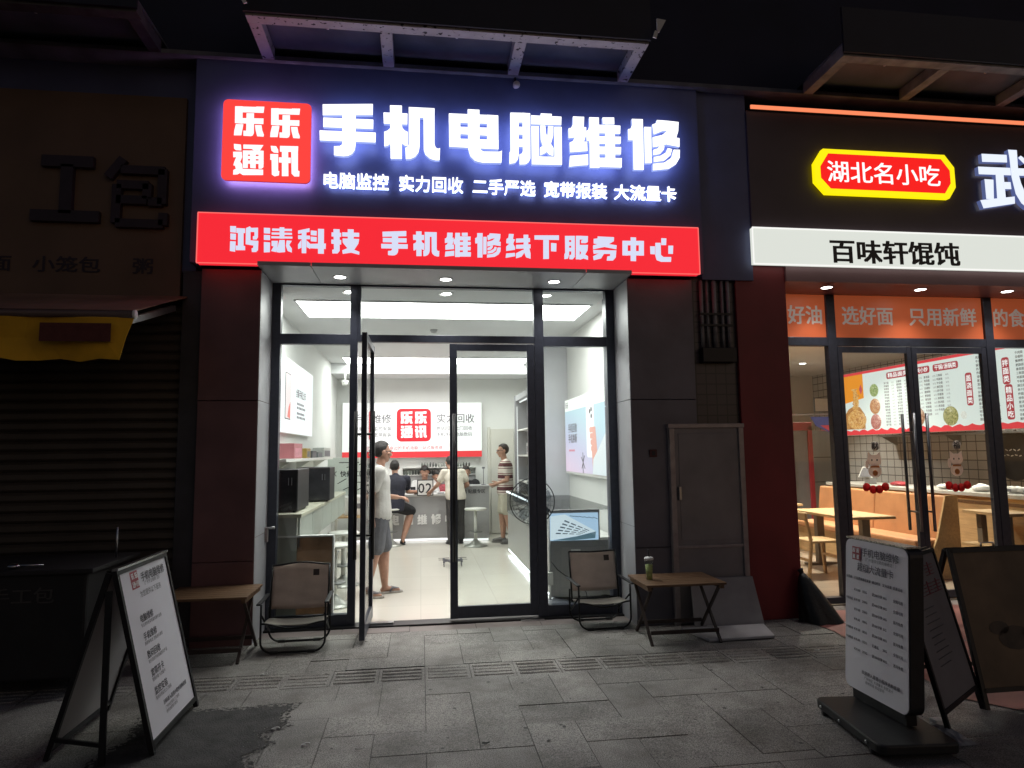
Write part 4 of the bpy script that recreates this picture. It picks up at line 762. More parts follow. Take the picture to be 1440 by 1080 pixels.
        for s in'LR':
            a=V['an'+s];to=V['to'+s];d=(to-a);d.z=0;d.normalize();z=min(a.z,to.z); kind,fm=foot; g=d.cross(Vector((0,0,1))); O=Vector((a.x,a.y,0)); zz=base[2] if base[2]>0 else .006
            gz=to.z-.028 if to.z>.06 else .008
            m=M(); prof=[(-.06,.034),(-.03,.04),(.05,.038),(.12,.046),(.17,.042),(.20,.024)]
            pts=[O+d*x+g*w for x,w in prof]+[O+d*x-g*w for x,w in prof[::-1]]; m.prism([p+Vector((0,0,gz)) for p in pts],(0,0,.022)); so=m.build('shoe_sole' if kind!='flipflop' else 'flip_flop',fm,t,.004)
            if kind=='flipflop':
                m=M()
                for w in(-.04,.04): m.tube([O+d*.05+g*w+Vector((0,0,gz+.02)),O+d*.08+g*w*.7+Vector((0,0,gz+.062)),O+d*.15+Vector((0,0,gz+.045)),O+d*.165+Vector((0,0,gz+.02))],.012,8)
                m.build('strap',INKG if fm!=BLACK else BLACK,so)
            else:
                mb=M(); mb.caps(O+d*-.02+Vector((0,0,gz+.05)),O+d*.05+Vector((0,0,gz+.055)),.042,.042); mb.caps(O+d*.05+Vector((0,0,gz+.05)),O+d*.155+Vector((0,0,gz+.035)),.042,.034); remesh(mb,'shoe',fm,t,.008,3)
    return t
def glasses(t,c,look,s=1.0):
    c=Vector(c);f=Vector(look).normalized();r=f.cross(Vector((0,0,1))); m=M()
    for a in(-1,1):
        p=c+f*.098*s+r*a*.034*s+Vector((0,0,.004)); n=16; m.tube([p+r*.026*math.cos(2*math.pi*k/n)+Vector((0,0,.019*math.sin(2*math.pi*k/n))) for k in range(n+1)],.0028,5,cap=False); m.tube([c+f*.098*s+r*a*.06*s+Vector((0,0,.008)),c+f*-.01+r*a*.082*s+Vector((0,0,.008))],.0028,5)
    m.tube([c+f*.1*s-r*.01,c+f*.1*s+r*.01],.0028,5); m.build('glasses',INK,t)
def stand(x,y,h,face,arms=None,lean=0,st=.16,base_z=0,foot_dx=None):
    f=Vector(face).normalized(); r=f.cross(Vector((0,0,1))); k=h/1.72; O=Vector((x,y,0)); J={}
    P=lambda a,b,z:O+r*a*k+f*(b+lean*max(0,z-.9))*k+Vector((0,0,z*k))
    J['pelvis']=P(0,0,.93);J['neck']=P(0,-.01,1.43);J['head']=P(0,.035,1.60)
    for s,q in(('L',-1),('R',1)):
        st_=st*q*.5
        J['hip'+s]=P(q*.09,0,.90);J['kn'+s]=P(q*.10,.02+st_*.5,.50);J['an'+s]=P(q*.11,-.03+st_,.085);J['to'+s]=P(q*.125,.12+st_,.035)
        J['sh'+s]=P(q*.185,-.01,1.385);J['el'+s]=P(q*.23,-.03,1.10);J['wr'+s]=P(q*.23,.05,.86)
    if arms:
        for n,v in arms.items(): J[n]=P(*v)
    return J
J=stand(-.47,7.75,1.715,(1,.12,0),{'elR':(.21,-.10,1.11),'wrR':(.19,-.09,.87),'elL':(-.22,0,1.10),'wrL':(-.12,.22,1.08)},st=-.22)
t=person('man in white polo shirt, grey shorts and flip-flops standing behind the open door',J,(1,.12,0),(1,.42,-.05),(-.47,7.75,0),mat('white_polo',(.52,.52,.49),.85,0,.06,10,1.0,13),mat('grey_shorts',(.12,.125,.14),.85,0,.15,12,1.0,13),foot=('flipflop',mat('flipflop_sole',(.35,.33,.3),.7,0,.2,20)),shorts=.88,hand_n={'R':(0,1,0),'L':(0,0,-1)},build=1.08,shirt_len=.04); glasses(t,J['head'],(1,.42,-.05))
MARO=stripe_mat('maroon_striped_jersey',(.205,[(0,(.62,.56,.5)),(.30,(.13,.035,.04)),(.36,(.62,.56,.5)),(.47,(.10,.03,.035)),(.78,(.62,.56,.5)),(.86,(.2,.06,.06)),(.92,(.62,.56,.5))]))
J=stand(1.46,11.70,1.72,(-1,.05,0),{'elR':(.24,-.06,1.10),'wrR':(.13,.13,1.03),'elL':(-.24,-.02,1.10),'wrL':(-.02,.17,1.02)},st=.14)
t=person('man in maroon and cream striped tee and beige shorts facing the counter',J,(-1,.05,0),(-1,-.12,-.06),(1.46,11.7,0),MARO,mat('beige_shorts',(.50,.47,.38),.85,0,.08,12,1.0,13),foot=('shoe',mat('grey_shoe',(.13,.125,.12),.7,0,.2,20)),shorts=.82,hand_n={'R':(0,1,0),'L':(0,0,1)},build=1.1,shirt_len=.05); glasses(t,J['head'],(-1,-.12,-.06))
J=stand(.60,11.82,1.60,(-.25,1,0),{'elL':(-.30,.16,1.10),'wrL':(-.36,.38,.98),'elR':(.27,.10,1.08),'wrR':(.15,.34,.98),'neck':(0,.17,1.36),'head':(-.02,.28,1.50),'shL':(-.18,.16,1.32),'shR':(.18,.16,1.32)},st=.12)
person('person in cream shirt and dark trousers leaning on the counter, back turned',J,(-.25,1,0),(-.25,1,-.5),(.60,11.82,0),mat('cream_shirt',(.58,.54,.46),.85,0,.06,10,1.0,13),mat('charcoal_trousers',(.055,.052,.052),.85,0,.2,12,1.0,13),foot=('shoe',BLACK),shorts=1.9,sleeve=.6,hand_n={'L':(0,0,-1),'R':(0,0,-1)},up=(0,.3,1),shirt_len=.09)
def V3(**k): return {a:Vector(b) for a,b in k.items()}
J=V3(pelvis=(-.49,11.84,.68),neck=(-.44,11.97,1.19),head=(-.46,12.04,1.335),shL=(-.625,11.95,1.135),shR=(-.255,11.97,1.12),elL=(-.68,12.08,.92),elR=(-.23,12.10,.90),wrL=(-.50,12.30,.87),wrR=(-.08,12.30,.88),hipL=(-.58,11.87,.66),hipR=(-.38,11.87,.66),knL=(-.72,12.16,.56),knR=(-.17,12.10,.56),anL=(-.62,11.93,.10),anR=(-.31,11.90,.10),toL=(-.66,12.06,.045),toR=(-.32,12.03,.045))
person('man in dark navy tee and black shorts sitting on a stool, back turned',J,(.08,1,0),(.15,1,-.15),(-.49,11.84,0),mat('navy_tee',(.018,.019,.032),.85,0,.2,10,1.0,13),mat('black_shorts',(.012,.012,.014),.85,0,.2,12,1.0,13),foot=('flipflop',BLACK),shorts=.95,hand_n={'L':(0,0,-1),'R':(0,0,-1)},build=1.18,shirt_len=.05)
def seated(x,y,top,label,shirt,look,lean=.1,B=1.0,arm=.25):
    z=top-.86
    J=V3(pelvis=(x,y,z+.05),neck=(x,y-lean,z+.57),head=(x,y-lean-.05,z+.735),shL=(x+.18,y-lean,z+.52),shR=(x-.18,y-lean,z+.52),elL=(x+.25,y-lean-.12,z+.28),elR=(x-.25,y-lean-.12,z+.28),wrL=(x+.10,y-lean-.3,z+.27),wrR=(x-.10,y-lean-.3,z+.27),hipL=(x+.09,y,z+.03),hipR=(x-.09,y,z+.03),knL=(x+.12,y-.36,z+.02),knR=(x-.12,y-.36,z+.02),anL=(x+.12,y-.33,.1),anR=(x-.12,y-.33,.1),toL=(x+.12,y-.45,.045),toR=(x-.12,y-.45,.045))
    t=person(label,J,(0,-1,0),look,(x,y,0),shirt,mat('charcoal_trousers'),foot=('shoe',BLACK),shorts=1.9,build=B,hand_n={'L':(0,0,-1),'R':(0,0,-1)},up=(0,-.25,1))
    s=thing('swivel_chair','grey office chair carrying the '+label.split(' seated')[0].split(' half')[0].split(',')[0],'chair',(x,y,0)); m=M(); m.box(x-.22,x+.22,y-.2,y+.2,z-.14,z-.075); m.build('seat',INKG,s,.02); m=M(); m.cyl((x,y,.05),.025,z-.19,12); m.build('post',BLACK,s); m=M(); m.box(x-.2,x+.2,y+.17,y+.21,z+.05,z+.32); m.build('backrest',INKG,s,.015)
    m=M()
    for k in range(5): a=2*math.pi*k/5; m.bar((x,y,.06),(x+.27*math.cos(a),y+.27*math.sin(a),.04),.04,.03)
    m.build('base',BLACK,s); return J
seated(.07,12.98,1.345,'attendant in a white tee, head bent down behind the 02 sign',mat('white_tee',(.6,.6,.6),.85,0,.05,10,1.0,13),(0,-1,-.75),.1)
seated(.30,13.02,1.26,'person in a red and pink top half hidden behind the counter',mat('red_pink_top',(.42,.09,.11),.85,0,.3,25,1.0,13),(.3,-1,-.6),.1,.95)
seated(.84,12.85,1.33,'heavier attendant in a black shirt seated behind the right counter',mat('black_shirt',(.013,.013,.015),.85,0,.2,10,1.0,13),(-.15,-1,-.35),.1,1.32)

t=thing('toy_drone','small grey toy quadcopter drone lying on the cream shop floor','drone',(.44,9.6,.006)); dx,dy=.44,9.55
m=M(); m.ell((dx,dy,.075),(.07,.05,.03)); m.build('hull',INKG,t)
for a in (.7,2.44,3.84,5.58):
    p=Vector((dx+.16*math.cos(a),dy+.12*math.sin(a),.085)); m=M(); m.tube([(dx+.04*math.cos(a),dy+.03*math.sin(a),.078),p],.011,8); m.cyl(p-Vector((0,0,.02)),.016,.035,10); m.tube([p-Vector((0,0,.02)),(p.x,p.y,.008)],.006,6); m.build('arm',INKG,t); m=M(); m.bar(p+Vector((-.075,0,.02)),p+Vector((.075,0,.02)),.014,.004); m.build('rotor',BLACK,t)

for x,y,w,d,h,l,mt in((-.06,12.38,.13,.12,.07,'brown wooden tray box on the reception counter left of the 02 sign',mat('tray_brown',(.28,.14,.07),.5,0,.2,20)),(-.145,12.62,.09,.1,.12,'small dark card reader box on the reception counter',BLACK),(.36,12.42,.16,.12,.03,'flat white paper stack on the reception counter right of the 02 sign',INKW)):
    t=thing('counter_box',l,'box',(x,y,.836)); m=M(); m.box(x-w/2,x+w/2,y-d/2,y+d/2,.837,.837+h); m.build('body',mt,t,.004); m=M(); m.box(x-w*.35,x+w*.35,y-d/2-.002,y-d/2-.0005,.842,.837+h*.7); m.build('front_label',INKG,t)
# ---------------------------------------------------------------- pier between the shops
pv=thing('pier_wall','dark tiled pier between the two shops','wall',(2.8,6.1,0))
m=M(); m.box(2.58,3.02,6.03,6.9,0,3.72); m.build('tiled_face',grid_mat('dark_small_tile',(.085,.07,.075),(.03,.028,.03),.1,.1,.006,.35,'xz'),pv)
m=M(); m.box(2.68,3.2,5.97,6.4,3.205,5.10); m.build('upper_face',NAVY,pv)
m=M(); m.box(1.94,2.58,5.9965,5.9995,.69,.695); m.build('panel_joint',INK,pv)
t=thing('pipe_bundle','bundle of dark vertical pipes with clamps high on the tiled pier','pipes',(2.8,6.0,2.5))
for x,r in((2.67,.018),(2.73,.012),(2.80,.022),(2.88,.014),(2.94,.018)): m=M(); m.tube([(x,6.0,2.54),(x,6.0,3.20)],r,8); m.build('pipe',DIMSTEEL,t)
for z in(2.75,2.86): m=M(); m.box(2.64,2.97,5.972,5.982,z,z+.02); m.build('clamp',BLKMET,t)
m=M(); m.box(2.64,2.98,5.94,6.03,2.40,2.54); m.build('junction_box',BLKMET,t,.006)
cd=thing('cabinet_door','tall grey cabinet door with pale metal frame on the dark pier','cabinet door',(2.65,5.95,0)); GD=mat('dull_grey_panel',(.25,.235,.245),.45,.1,.15,3)
FRM=mat('pale_metal_frame',(.36,.32,.32),.4,.3,.15,12)
for a,b,c,d in((2.28,2.33,.0,1.78),(2.96,3.01,.0,1.78),(2.27,3.02,1.78,1.82),(2.33,2.96,.68,.705)): m=M(); m.box(a,b,5.945,6.02,c,d); m.build('frame',FRM,cd,.004)
m=M(); m.box(2.33,2.96,5.965,6.02,.01,1.78); p=m.build('door_panel',GD,cd)
m=M(); m.box(2.37,2.92,5.960,5.966,.75,1.73); m.build('raised_panel',GD,p,.004)
m=M(); m.box(2.35,2.375,5.93,5.962,1.12,1.24); m.build('handle',CHROME,cd,.004)
t=thing('leaning_board','grey board leaning low against the cabinet door behind the right folding table','board',(2.7,5.85,0)); m=M(); m.prism([(2.40,5.80,.012),(3.05,5.80,.012),(3.02,5.925,.41),(2.42,5.925,.41)],(0,.012,.004)); m.build('board',mat('grey_board',(.34,.33,.335),.6,0,.12,5),t)
m=M(); m.bar((2.41,5.797,.014),(3.05,5.797,.014),.006,.02); m.build('edge_strip',INKG,t)
t=thing('floor_board','pale board lying flat on the paving beside the right folding table','board',(2.65,5.6,0)); m=M(); m.prism([(2.26,5.78,.008),(2.35,5.39,.008),(2.93,5.41,.008),(3.03,5.78,.008)],(0,0,.02)); m.build('board',mat('pale_board',(.62,.60,.61),.6,0,.12,5),t,.003); m=M(); m.box(2.5,2.56,5.765,5.785,.028,.034); m.build('hinge',CHROME,t)
t=thing('wall_switch','small dark red square box on the charcoal pillar right of the door','switch',(2.135,5.98,1.55)); m=M(); m.box(2.10,2.17,5.98,6.0,1.515,1.585); m.build('box',mat('dull_red',(.09,.02,.025),.5,0,.1,9),t,.004); m=M(); m.box(2.12,2.15,5.974,5.98,1.53,1.57); m.build('rocker',INK,t)
t=thing('door_bracket','small pale metal bracket on the left reveal beside the window','bracket',(-1.38,6.38,.92)); m=M(); m.box(-1.396,-1.37,6.36,6.40,.80,.93); m.build('plate',FRM,t,.003); m=M(); m.tube([(-1.38,6.38,.92),(-1.31,6.36,.925)],.012,8); m.build('arm',CHROME,t)

# ---------------------------------------------------------------- noodle shop
DARKST=mat('dark_steel_handle',(.16,.16,.17),.3,.9,.1,20)
ns=thing('noodle_shop','noodle restaurant with orange banner glazing and red pillar at the right','shop building',(5.0,6.2,0))
m=M(); m.box(3.02,3.54,5.99,6.9,0,3.36); m.build('pillar',mat('dark_red_pillar',(.24,.026,.033),.5,0,.15,2,.05,20),ns,.004)
m=M(); m.box(3.20,8.6,5.95,6.3,3.36,4.93); m.build('facade_panel',mat('dark_plum_panel',(.085,.06,.075),.45,0,.12,3,.03,12),ns,.004)
m=M(); m.box(3.54,8.6,5.965,6.45,3.205,3.36); m.build('soffit',mat('red_grey_soffit',(.26,.15,.16),.4,.1,.1,3),ns)
nf=M(); nf.box(3.5,14,6.40,16,-.05,.006); structure('noodle_shop_floor',nf,grid_mat('wood_look_tile',(.37,.29,.22),(.17,.13,.1),1.0,.2,.004,.3,'xy',.5,.16))
WW=mat('warm_wall_paint',(.52,.46,.40),.75,0,.05,1.5)
m=M(); m.box(3.44,3.5,6.9,14,0,3.3); m.build('side_wall',WW,ns); m=M(); m.box(3.5,12,14,14.1,0,3.3); m.build('back_wall',WW,ns)
m=M(); m.box(8.8,8.9,6.55,14,0,3.3); m.build('tiled_wall',grid_mat('white_wall_tile',(.44,.42,.40),(.13,.12,.12),.19,.15,.008,.25,'yz',0,.05),ns)
m=M(); m.box(3.44,8.9,6.53,14,3.205,3.3); m.build('ceiling',mat('warm_ceiling',(.56,.53,.49),.8,0,.03,2),ns)
fr=M(); F2=FRAME
for a,b in((3.54,3.63),(4.262,4.36),(6.128,6.23),(7.6,7.7)): fr.box(a,b,6.45,6.53,0,3.204)
for a,b in((3.63,4.262),(4.36,6.128),(6.23,7.6)): fr.box(a,b,6.453,6.527,2.65,2.742)
for a,b in((3.63,4.262),(6.23,7.6)): fr.box(a,b,6.453,6.527,.0,.065)
fr.build('window_frame',F2,ns,.003)
for a,b,c,d in((3.63,4.262,.065,2.65),(6.23,7.6,.065,2.65)): m=M(); m.box(a,b,6.486,6.494,c,d); m.build('window_pane',PANE,ns)
door_leaf((4.366,6.475),(1,0),.85,z0=.012,z1=2.645,stile=.05,hx=.775,parent=ns,rail=.075,hz=(.70,1.93),off=.085,hm=DARKST)
door_leaf((6.122,6.475),(-1,0),.90,z0=.012,z1=2.645,stile=.06,hx=.83,parent=ns,rail=.075,hz=(.70,1.93),off=.085,hm=DARKST)
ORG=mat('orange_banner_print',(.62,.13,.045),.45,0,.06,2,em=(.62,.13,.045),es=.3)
ob=thing('window_banner','orange strip banner with pale characters across the noodle shop transom glass','banner',(5,6.46,2.97))
for a,b in((3.63,4.262),(4.36,6.128),(6.23,7.6)): m=M(); m.box(a,b,6.478,6.484,2.745,3.203); m.build('banner_panel',ORG,ob)
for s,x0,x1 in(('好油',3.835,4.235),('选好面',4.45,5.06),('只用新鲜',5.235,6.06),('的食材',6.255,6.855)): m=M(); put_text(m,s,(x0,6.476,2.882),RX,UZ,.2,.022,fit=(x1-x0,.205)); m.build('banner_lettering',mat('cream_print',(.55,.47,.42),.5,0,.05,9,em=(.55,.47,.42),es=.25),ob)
# its sign
zs=thing('shop_sign','dark plum noodle shop sign with red yellow-edged plaque and big white character','shop sign',(5,5.94,4.3))
def octa(x0,x1,z0,z1,c,q=.0): return [(x0+c,z1),(x1-c,z1-q),(x1,z1-c*1.3-q),(x1,z0+c*1.2),(x1-c*.8,z0),(x0+c*1.1,z0),(x0,z0+c*1.2),(x0,z1-c*1.5)]
m=M(); m.prism([(x,5.945,z) for x,z in octa(3.865,5.405,4.085,4.545,.10)][::-1],(0,-.05,0)); m.build('plaque_border',lit('plaque_yellow',sh(255,236,10),1.05),zs)
m=M(); m.prism([(x,5.894,z) for x,z in octa(3.925,5.345,4.135,4.495,.09)][::-1],(0,-.006,0)); m.build('plaque_face',lit('plaque_red',sh(248,28,26),1.0),zs)
m=M(); put_text(m,'湖北名小吃',(3.985,5.886,4.20),RX,UZ,.25,.012,fit=(1.25,.225)); m.build('plaque_lettering',lit('plaque_white',(1,1,1),1.1),zs)
m=M(); put_glyph(m,'武',(0,5.93,0),RX,UZ,5.66,6.257,3.99,4.632,.045,1); m.build('letter',[lit('letter_cool_white',sh(232,240,255),1.05),lit('letter_side_cool',(.32,.42,1),.25)],zs)
ls_=thing('light_strip','thin glowing orange light strip along the top of the noodle shop sign','light strip',(5,5.93,4.95)); m=M(); m.box(3.236,8.5,5.915,5.93,4.937,4.972); m.build('tube',lit('strip_orange',sh(255,140,96),1.05),ls_); m=M(); m.box(3.232,8.5,5.931,5.95,4.93,4.98); m.build('channel',BLKMET,ls_)
wb=thing('banner_lightbox','white glowing strip lightbox with grey characters under the plum sign','banner',(5,5.92,3.5)); m=M(); m.box(3.176,8.5,5.90,5.95,3.352,3.712); m.build('banner_face',lit('whitebox',sh(222,226,218),.98),wb)
m=M(); put_text(m,'百味轩馄饨',(3.965,5.897,3.382),RX,UZ,.25,.032,fit=(1.425,.24)); m.build('banner_lettering',mat('dark_grey_vinyl',(.075,.08,.082),.5,0,.1,9),wb)
m=M()
for a,b in(((3.174,5.898,3.352),(8.5,5.898,3.352)),((3.174,5.898,3.712),(8.5,5.898,3.712)),((3.176,5.898,3.352),(3.176,5.898,3.712))): m.bar(a,b,.008,.012)
m.build('banner_edge',lit('whitebox_edge',sh(250,250,246),1),wb)
for x,w in((4.096,'left'),(5.148,'middle'),(6.161,'right')): downlight(x,6.0+.17,3.205,f'round downlight in the red soffit of the noodle shop, {w} one','noodle shop soffit downlights',4)
k=0
for x,y in((5.0,8.2),(6.3,9.0),(5.2,11),(7.3,11.9),(8.2,8.2)):
    k+=1; downlight(x,y,3.203,['round ceiling downlight above the noodle shop front table','round ceiling downlight over the noodle shop long counter','round ceiling downlight deep at the left of the noodle shop','round ceiling downlight deep behind the noodle shop menu','round ceiling downlight above the noodle shop kitchen'][k-1],'noodle shop ceiling downlights',95,.06,(1,.91,.77))
# menu board
mn=thing('menu_lightbox','wide glowing menu lightbox with noodle picture and red headings','menu board',(7.0,8.5,2.2)); MR=(0,-1,0); X7=6.995
m=M(); m.box(7.0,7.08,6.3,10.245,1.776,2.79); m.build('box',WHITEP,mn)
m=M(); m.box(6.997,7.0,6.3,10.24,1.78,2.785); m.build('lit_face',lit('menu_white',sh(224,234,230),.95),mn)
m=M(); Y=10.24; P=[(6.996,Y,1.778),(6.996,6.3,1.778)]
n=60
P+=[(6.996,6.3+(Y-6.3)*i/n,1.85+.012*math.sin(i*1.9)+.01*math.sin(i*4.3)) for i in range(n+1)]
m.prism(P,(-.001,0,0)); m.box(6.994,6.996,6.3,10.24,2.745,2.785); m.build('red_border',lit('menu_red',sh(226,60,72),.95),mn)
m=M(); m.prism([(6.9945,10.235,2.745),(6.9945,9.75,2.745),(6.9945,9.75,2.36),(6.9945,10.235,2.30)],(-.001,0,0)); m.build('orange_panel',lit('menu_orange',sh(240,150,40),.95),mn)
m=M(); rnd=random.Random(3)
for i in range(34):
    a=rnd.uniform(0,6.28); r=rnd.uniform(.04,.19); cy,cz=9.93,2.02
    m.tube([(6.992-.0004*i,cy+r*1.15*math.cos(a+q*.35),cz+r*.8*math.sin(a+q*.35)) for q in range(8)],.011,5)
for i in range(9): m.tube([(6.99-.0004*i,9.93+rnd.uniform(-.05,.09)+.02*math.sin(q),2.1+.06*q) for q in range(8)],.010,5)
m.build('noodle_picture',[food_mat('noodle_gold',[(160,90,40),(226,164,84),(248,214,150)],40)],mn)
m=M(); m.prism([(6.9945,10.235,1.87),(6.9945,9.75,1.87),(6.9945,9.75,2.10),(6.9945,9.86,2.22),(6.9945,10.0,2.25),(6.9945,10.15,2.2),(6.9945,10.235,2.12)],(-.0012,0,0)); m.build('bowl_picture',food_mat('noodle_bowl_print',[(96,50,24),(196,124,60),(240,196,120)],28,.9,4),mn)
m=M(); m.prism([(6.985,9.80+.0*k,2.42) for k in(0,)]+[(6.985,9.84,2.5),(6.985,9.80,2.58),(6.985,9.76,2.5)],(-.001,0,0)); m.build('flower_picture',lit('menu_flower',sh(200,80,96),.9),mn)
dish=[(9.5,2.46,.10,sh(110,140,84)),(9.5,2.21,.12,sh(206,140,90)),(9.5,1.97,.12,sh(196,104,96)),(8.62,2.0,.14,sh(176,120,84)),(8.02,1.98,.13,sh(130,140,70)),(7.8,1.98,.05,sh(230,230,220))]
FOODS=[food_mat('dish_greens',[(60,84,40),(150,176,96),(224,226,196)],45),food_mat('dish_prawns',[(150,70,40),(214,140,86),(240,206,160)],45),food_mat('dish_meat',[(130,50,50),(206,110,100),(240,196,180)],50),food_mat('dish_ribs',[(96,50,34),(186,120,84),(232,196,160)],45),food_mat('dish_pot',[(70,80,40),(150,150,84),(222,206,150)],45),food_mat('dish_rice',[(190,190,180),(232,232,222),(250,250,244)],45)]
for i,(y,z,r,c) in enumerate(dish):
    m=M(); m.cyl((6.9955,y,z),r,.001,26,axis=(-1,0,0)); m.cur=1
    for q in range(26):
        a=rnd.uniform(0,6.28);s=rnd.uniform(0,r*.75); m.ell((6.9935,y+s*math.cos(a),z+s*math.sin(a)),(.001,rnd.uniform(.012,.03),rnd.uniform(.01,.02)),seg=8,rings=4)
    m.build('dish_picture',[FOODS[i],FOODS[i]],mn)
hd=M(); hb=M(); tx=M()
def header(s,y0,y1,z0,z1):
    hb.prism([(6.9955,y,z) for y,z in rrect(y1,y0,z0,z1,.03,3)],(-.001,0,0)); put_text(hd,s,(6.9935,y0-.03,z0+.018),MR,UZ,.1,.02,fit=(y0-y1-.06,z1-z0-.03))
def vheader(s,y,z1,w=.105,st=.096):
    n=len(s); hb.prism([(6.9955,a,b) for a,b in rrect(y-w/2,y+w/2,z1-st*n-.02,z1+.02,.03,3)],(-.001,0,0))
    for i,c in enumerate(s): put_text(hd,c,(6.9935,y+.043,z1-st*(i+1)+.014),MR,UZ,.086,.02)
header('精品面类',9.2,8.72,2.60,2.70); header('精美小炒',8.68,8.33,2.60,2.70); header('干锅/汤锅类',8.27,7.83,2.60,2.70)
vheader('盖浇面类',7.68,2.50); vheader('拌面类',7.12,2.62); vheader('精品小吃',7.10,2.29)
NM=['热干面','牛肉面','三鲜面','炸酱面','杂酱粉','鸡蛋面','排骨面','酸辣粉','牛杂面','素汤面','肥肠面','豌豆面','清汤面','番茄面']
def column(y,z0,n,dz,k,price=True,sz=.036):
    for i in range(n):
        put_text(tx,NM[(i*3+k)%14],(6.9955,y,z0-dz*i),MR,UZ,sz,.016)
        if price: put_text(tx,str(12+((i*5+k*3)%16))+'元',(6.9955,y-.16,z0-dz*i),MR,UZ,sz*.85)
column(9.27,2.53,15,.045,0); column(9.0,2.53,15,.045,4); column(8.70,2.53,11,.052,7); column(8.45,2.53,11,.052,9); column(8.22,2.53,10,.052,2); column(7.55,2.68,17,.049,5,True,.04); column(6.98,2.66,17,.049,1)
for i in range(10): put_text(tx,str((12,16,16,18,15,17,19,20,20,22)[i])+'元',(6.9955,7.36,2.62-.08*i),MR,UZ,.06,.01)
hb.build('heading_plate',lit('menu_heading',sh(176,60,72),.9),mn); hd.build('heading_lettering',lit('menu_heading_white',(1,1,1),1),mn); tx.build('menu_lettering',INKG,mn)
# furniture
cnt=thing('service_counter','long wooden service counter with white top below the menu','counter',(7.1,8.5,0))
m=M(); m.box(6.87,7.5,6.6,10.6,.01,.955); m.build('front_panel',PINE,cnt,.004); m=M(); m.box(6.83,7.55,6.57,10.65,.955,1.0); m.build('worktop',mat('stone_top',(.5,.48,.45),.3,0,.06,3),cnt,.004)
m=M(); m.box(6.865,6.87,6.62,10.55,.86,.90); m.build('ledge_strip',WOOD,cnt)
bq=thing('banquette','tan leather banquette with wooden base facing the front table','bench seat',(6.1,8.6,0)); TAN=mat('tan_leather',(.47,.22,.10),.5,0,.12,5,.1,20)
for a,b in((7.36,8.63),(8.64,9.95)):
    m=M(); m.prism([(6.20,a,.44),(6.36,a,.44),(6.36,a,.98),(6.27,a,.98)],(0,b-a,0)); m.build('backrest',TAN,bq,.02)
    m=M(); m.box(5.82,6.2,a,b,.38,.47); m.build('seat',TAN,bq,.025)
m=M(); m.box(5.86,6.36,7.38,9.93,.01,.38); m.build('base',PINE,bq)
m=M(); m.prism([(5.86,7.33,.01),(6.40,7.33,.01),(6.40,7.33,.99),(6.24,7.33,.99),(6.10,7.33,.5)],(0,.03,0)); m.build('end_panel',PINE,bq,.004)
def ntable(x0,x1,y0,y1,label):
    t=thing('dining_table',label,'table',((x0+x1)/2,(y0+y1)/2,0),'noodle shop dining tables'); m=M(); m.box(x0,x1,y0,y1,.71,.745); m.build('tabletop',PINE,t,.006)
    for y in(y0+.15,y1-.15):
        m=M(); m.box((x0+x1)/2-.05,(x0+x1)/2+.05,y-.04,y+.04,.04,.71); m.build('leg',mat('dull_brown_leg',(.16,.13,.10),.5,0,.1,8),t); m=M(); m.box(x0+.1,x1-.1,y-.04,y+.04,.008,.04); m.build('foot',mat('dull_brown_leg'),t)
ntable(5.06,5.70,7.5,8.75,'pale wooden table nearest the noodle shop window'); ntable(5.06,5.70,9.5,10.7,'pale wooden table deeper in the noodle shop')
def nchair(x,y,label):
    t=thing('dining_chair',label,'chair',(x,y,0),'pale wooden dining chairs')
    m=M(); m.box(x-.19,x+.21,y-.2,y+.2,.43,.46); m.build('seat',PINE,t,.012)
    for a,b in((-.17,-.17),(-.17,.17)): m=M(); m.bar((x+a-.05,y+b,.006),(x+a,y+b,.44),.035,.035,(0,1,0)); m.bar((x+a,y+b,.44),(x+a-.07,y+b,.80),.035,.035,(0,1,0)); m.build('leg',PINE,t,.006)
    for a,b in((.18,-.17),(.18,.17)): m=M(); m.bar((x+a+.03,y+b,.006),(x+a,y+b,.44),.035,.035,(0,1,0)); m.build('leg',PINE,t,.006)
    m=M(); m.box(x-.26,x-.22,y-.215,y+.215,.70,.80); m.build('backrest',PINE,t,.018); m=M(); m.bar((x-.19,y-.17,.22),(x-.19,y+.17,.22),.025,.03); m.bar((x+.19,y-.17,.25),(x+.19,y+.17,.25),.025,.03); m.build('stretcher',PINE,t)
nchair(4.86,7.85,'pale wooden chair nearest the noodle shop window'); nchair(4.86,9.9,'pale wooden chair at the deeper noodle shop table')
sbx=thing('wooden_bench','small wooden bench and ledge against the service counter at the right','bench',(6.6,6.9,0)); m=M(); m.box(6.35,6.83,6.62,7.22,.795,.83); m.build('ledge',PINE,sbx,.004); m=M(); m.box(6.3,6.7,6.62,7.22,.43,.46); m.build('seat',PINE,sbx,.004)
for y in(6.75,7.1): m=M(); m.box(6.45,6.52,y-.035,y+.035,.008,.795); m.build('leg',mat('dull_brown_leg'),sbx)
fg=thing('drinks_fridge','red-framed upright drinks fridge against the noodle shop back wall','fridge',(7.0,11.6,0))
RED=mat('red_enamel',(.32,.03,.04),.4,0,.1,5)
m=M(); m.box(6.66,7.12,11.5,12.1,.02,2.02); m.build('body',mat('fridge_grey',(.2,.19,.2),.5,.2,.1,4),fg)
for a,b,c,d in((6.64,6.72,.02,1.98),(7.06,7.14,.02,1.98),(6.64,7.14,1.9,2.05),(6.64,7.14,.02,.14)): m=M(); m.box(a,b,11.46,11.5,c,d); m.build('frame',RED,fg,.004)
sd=thing('steel_fridge','tall stainless steel kitchen fridge with blue and red header panel','fridge',(7.4,11.6,0)); SS=mat('stainless_steel',(.36,.36,.36),.35,.8,.15,3,stretch=(1,1,.1))
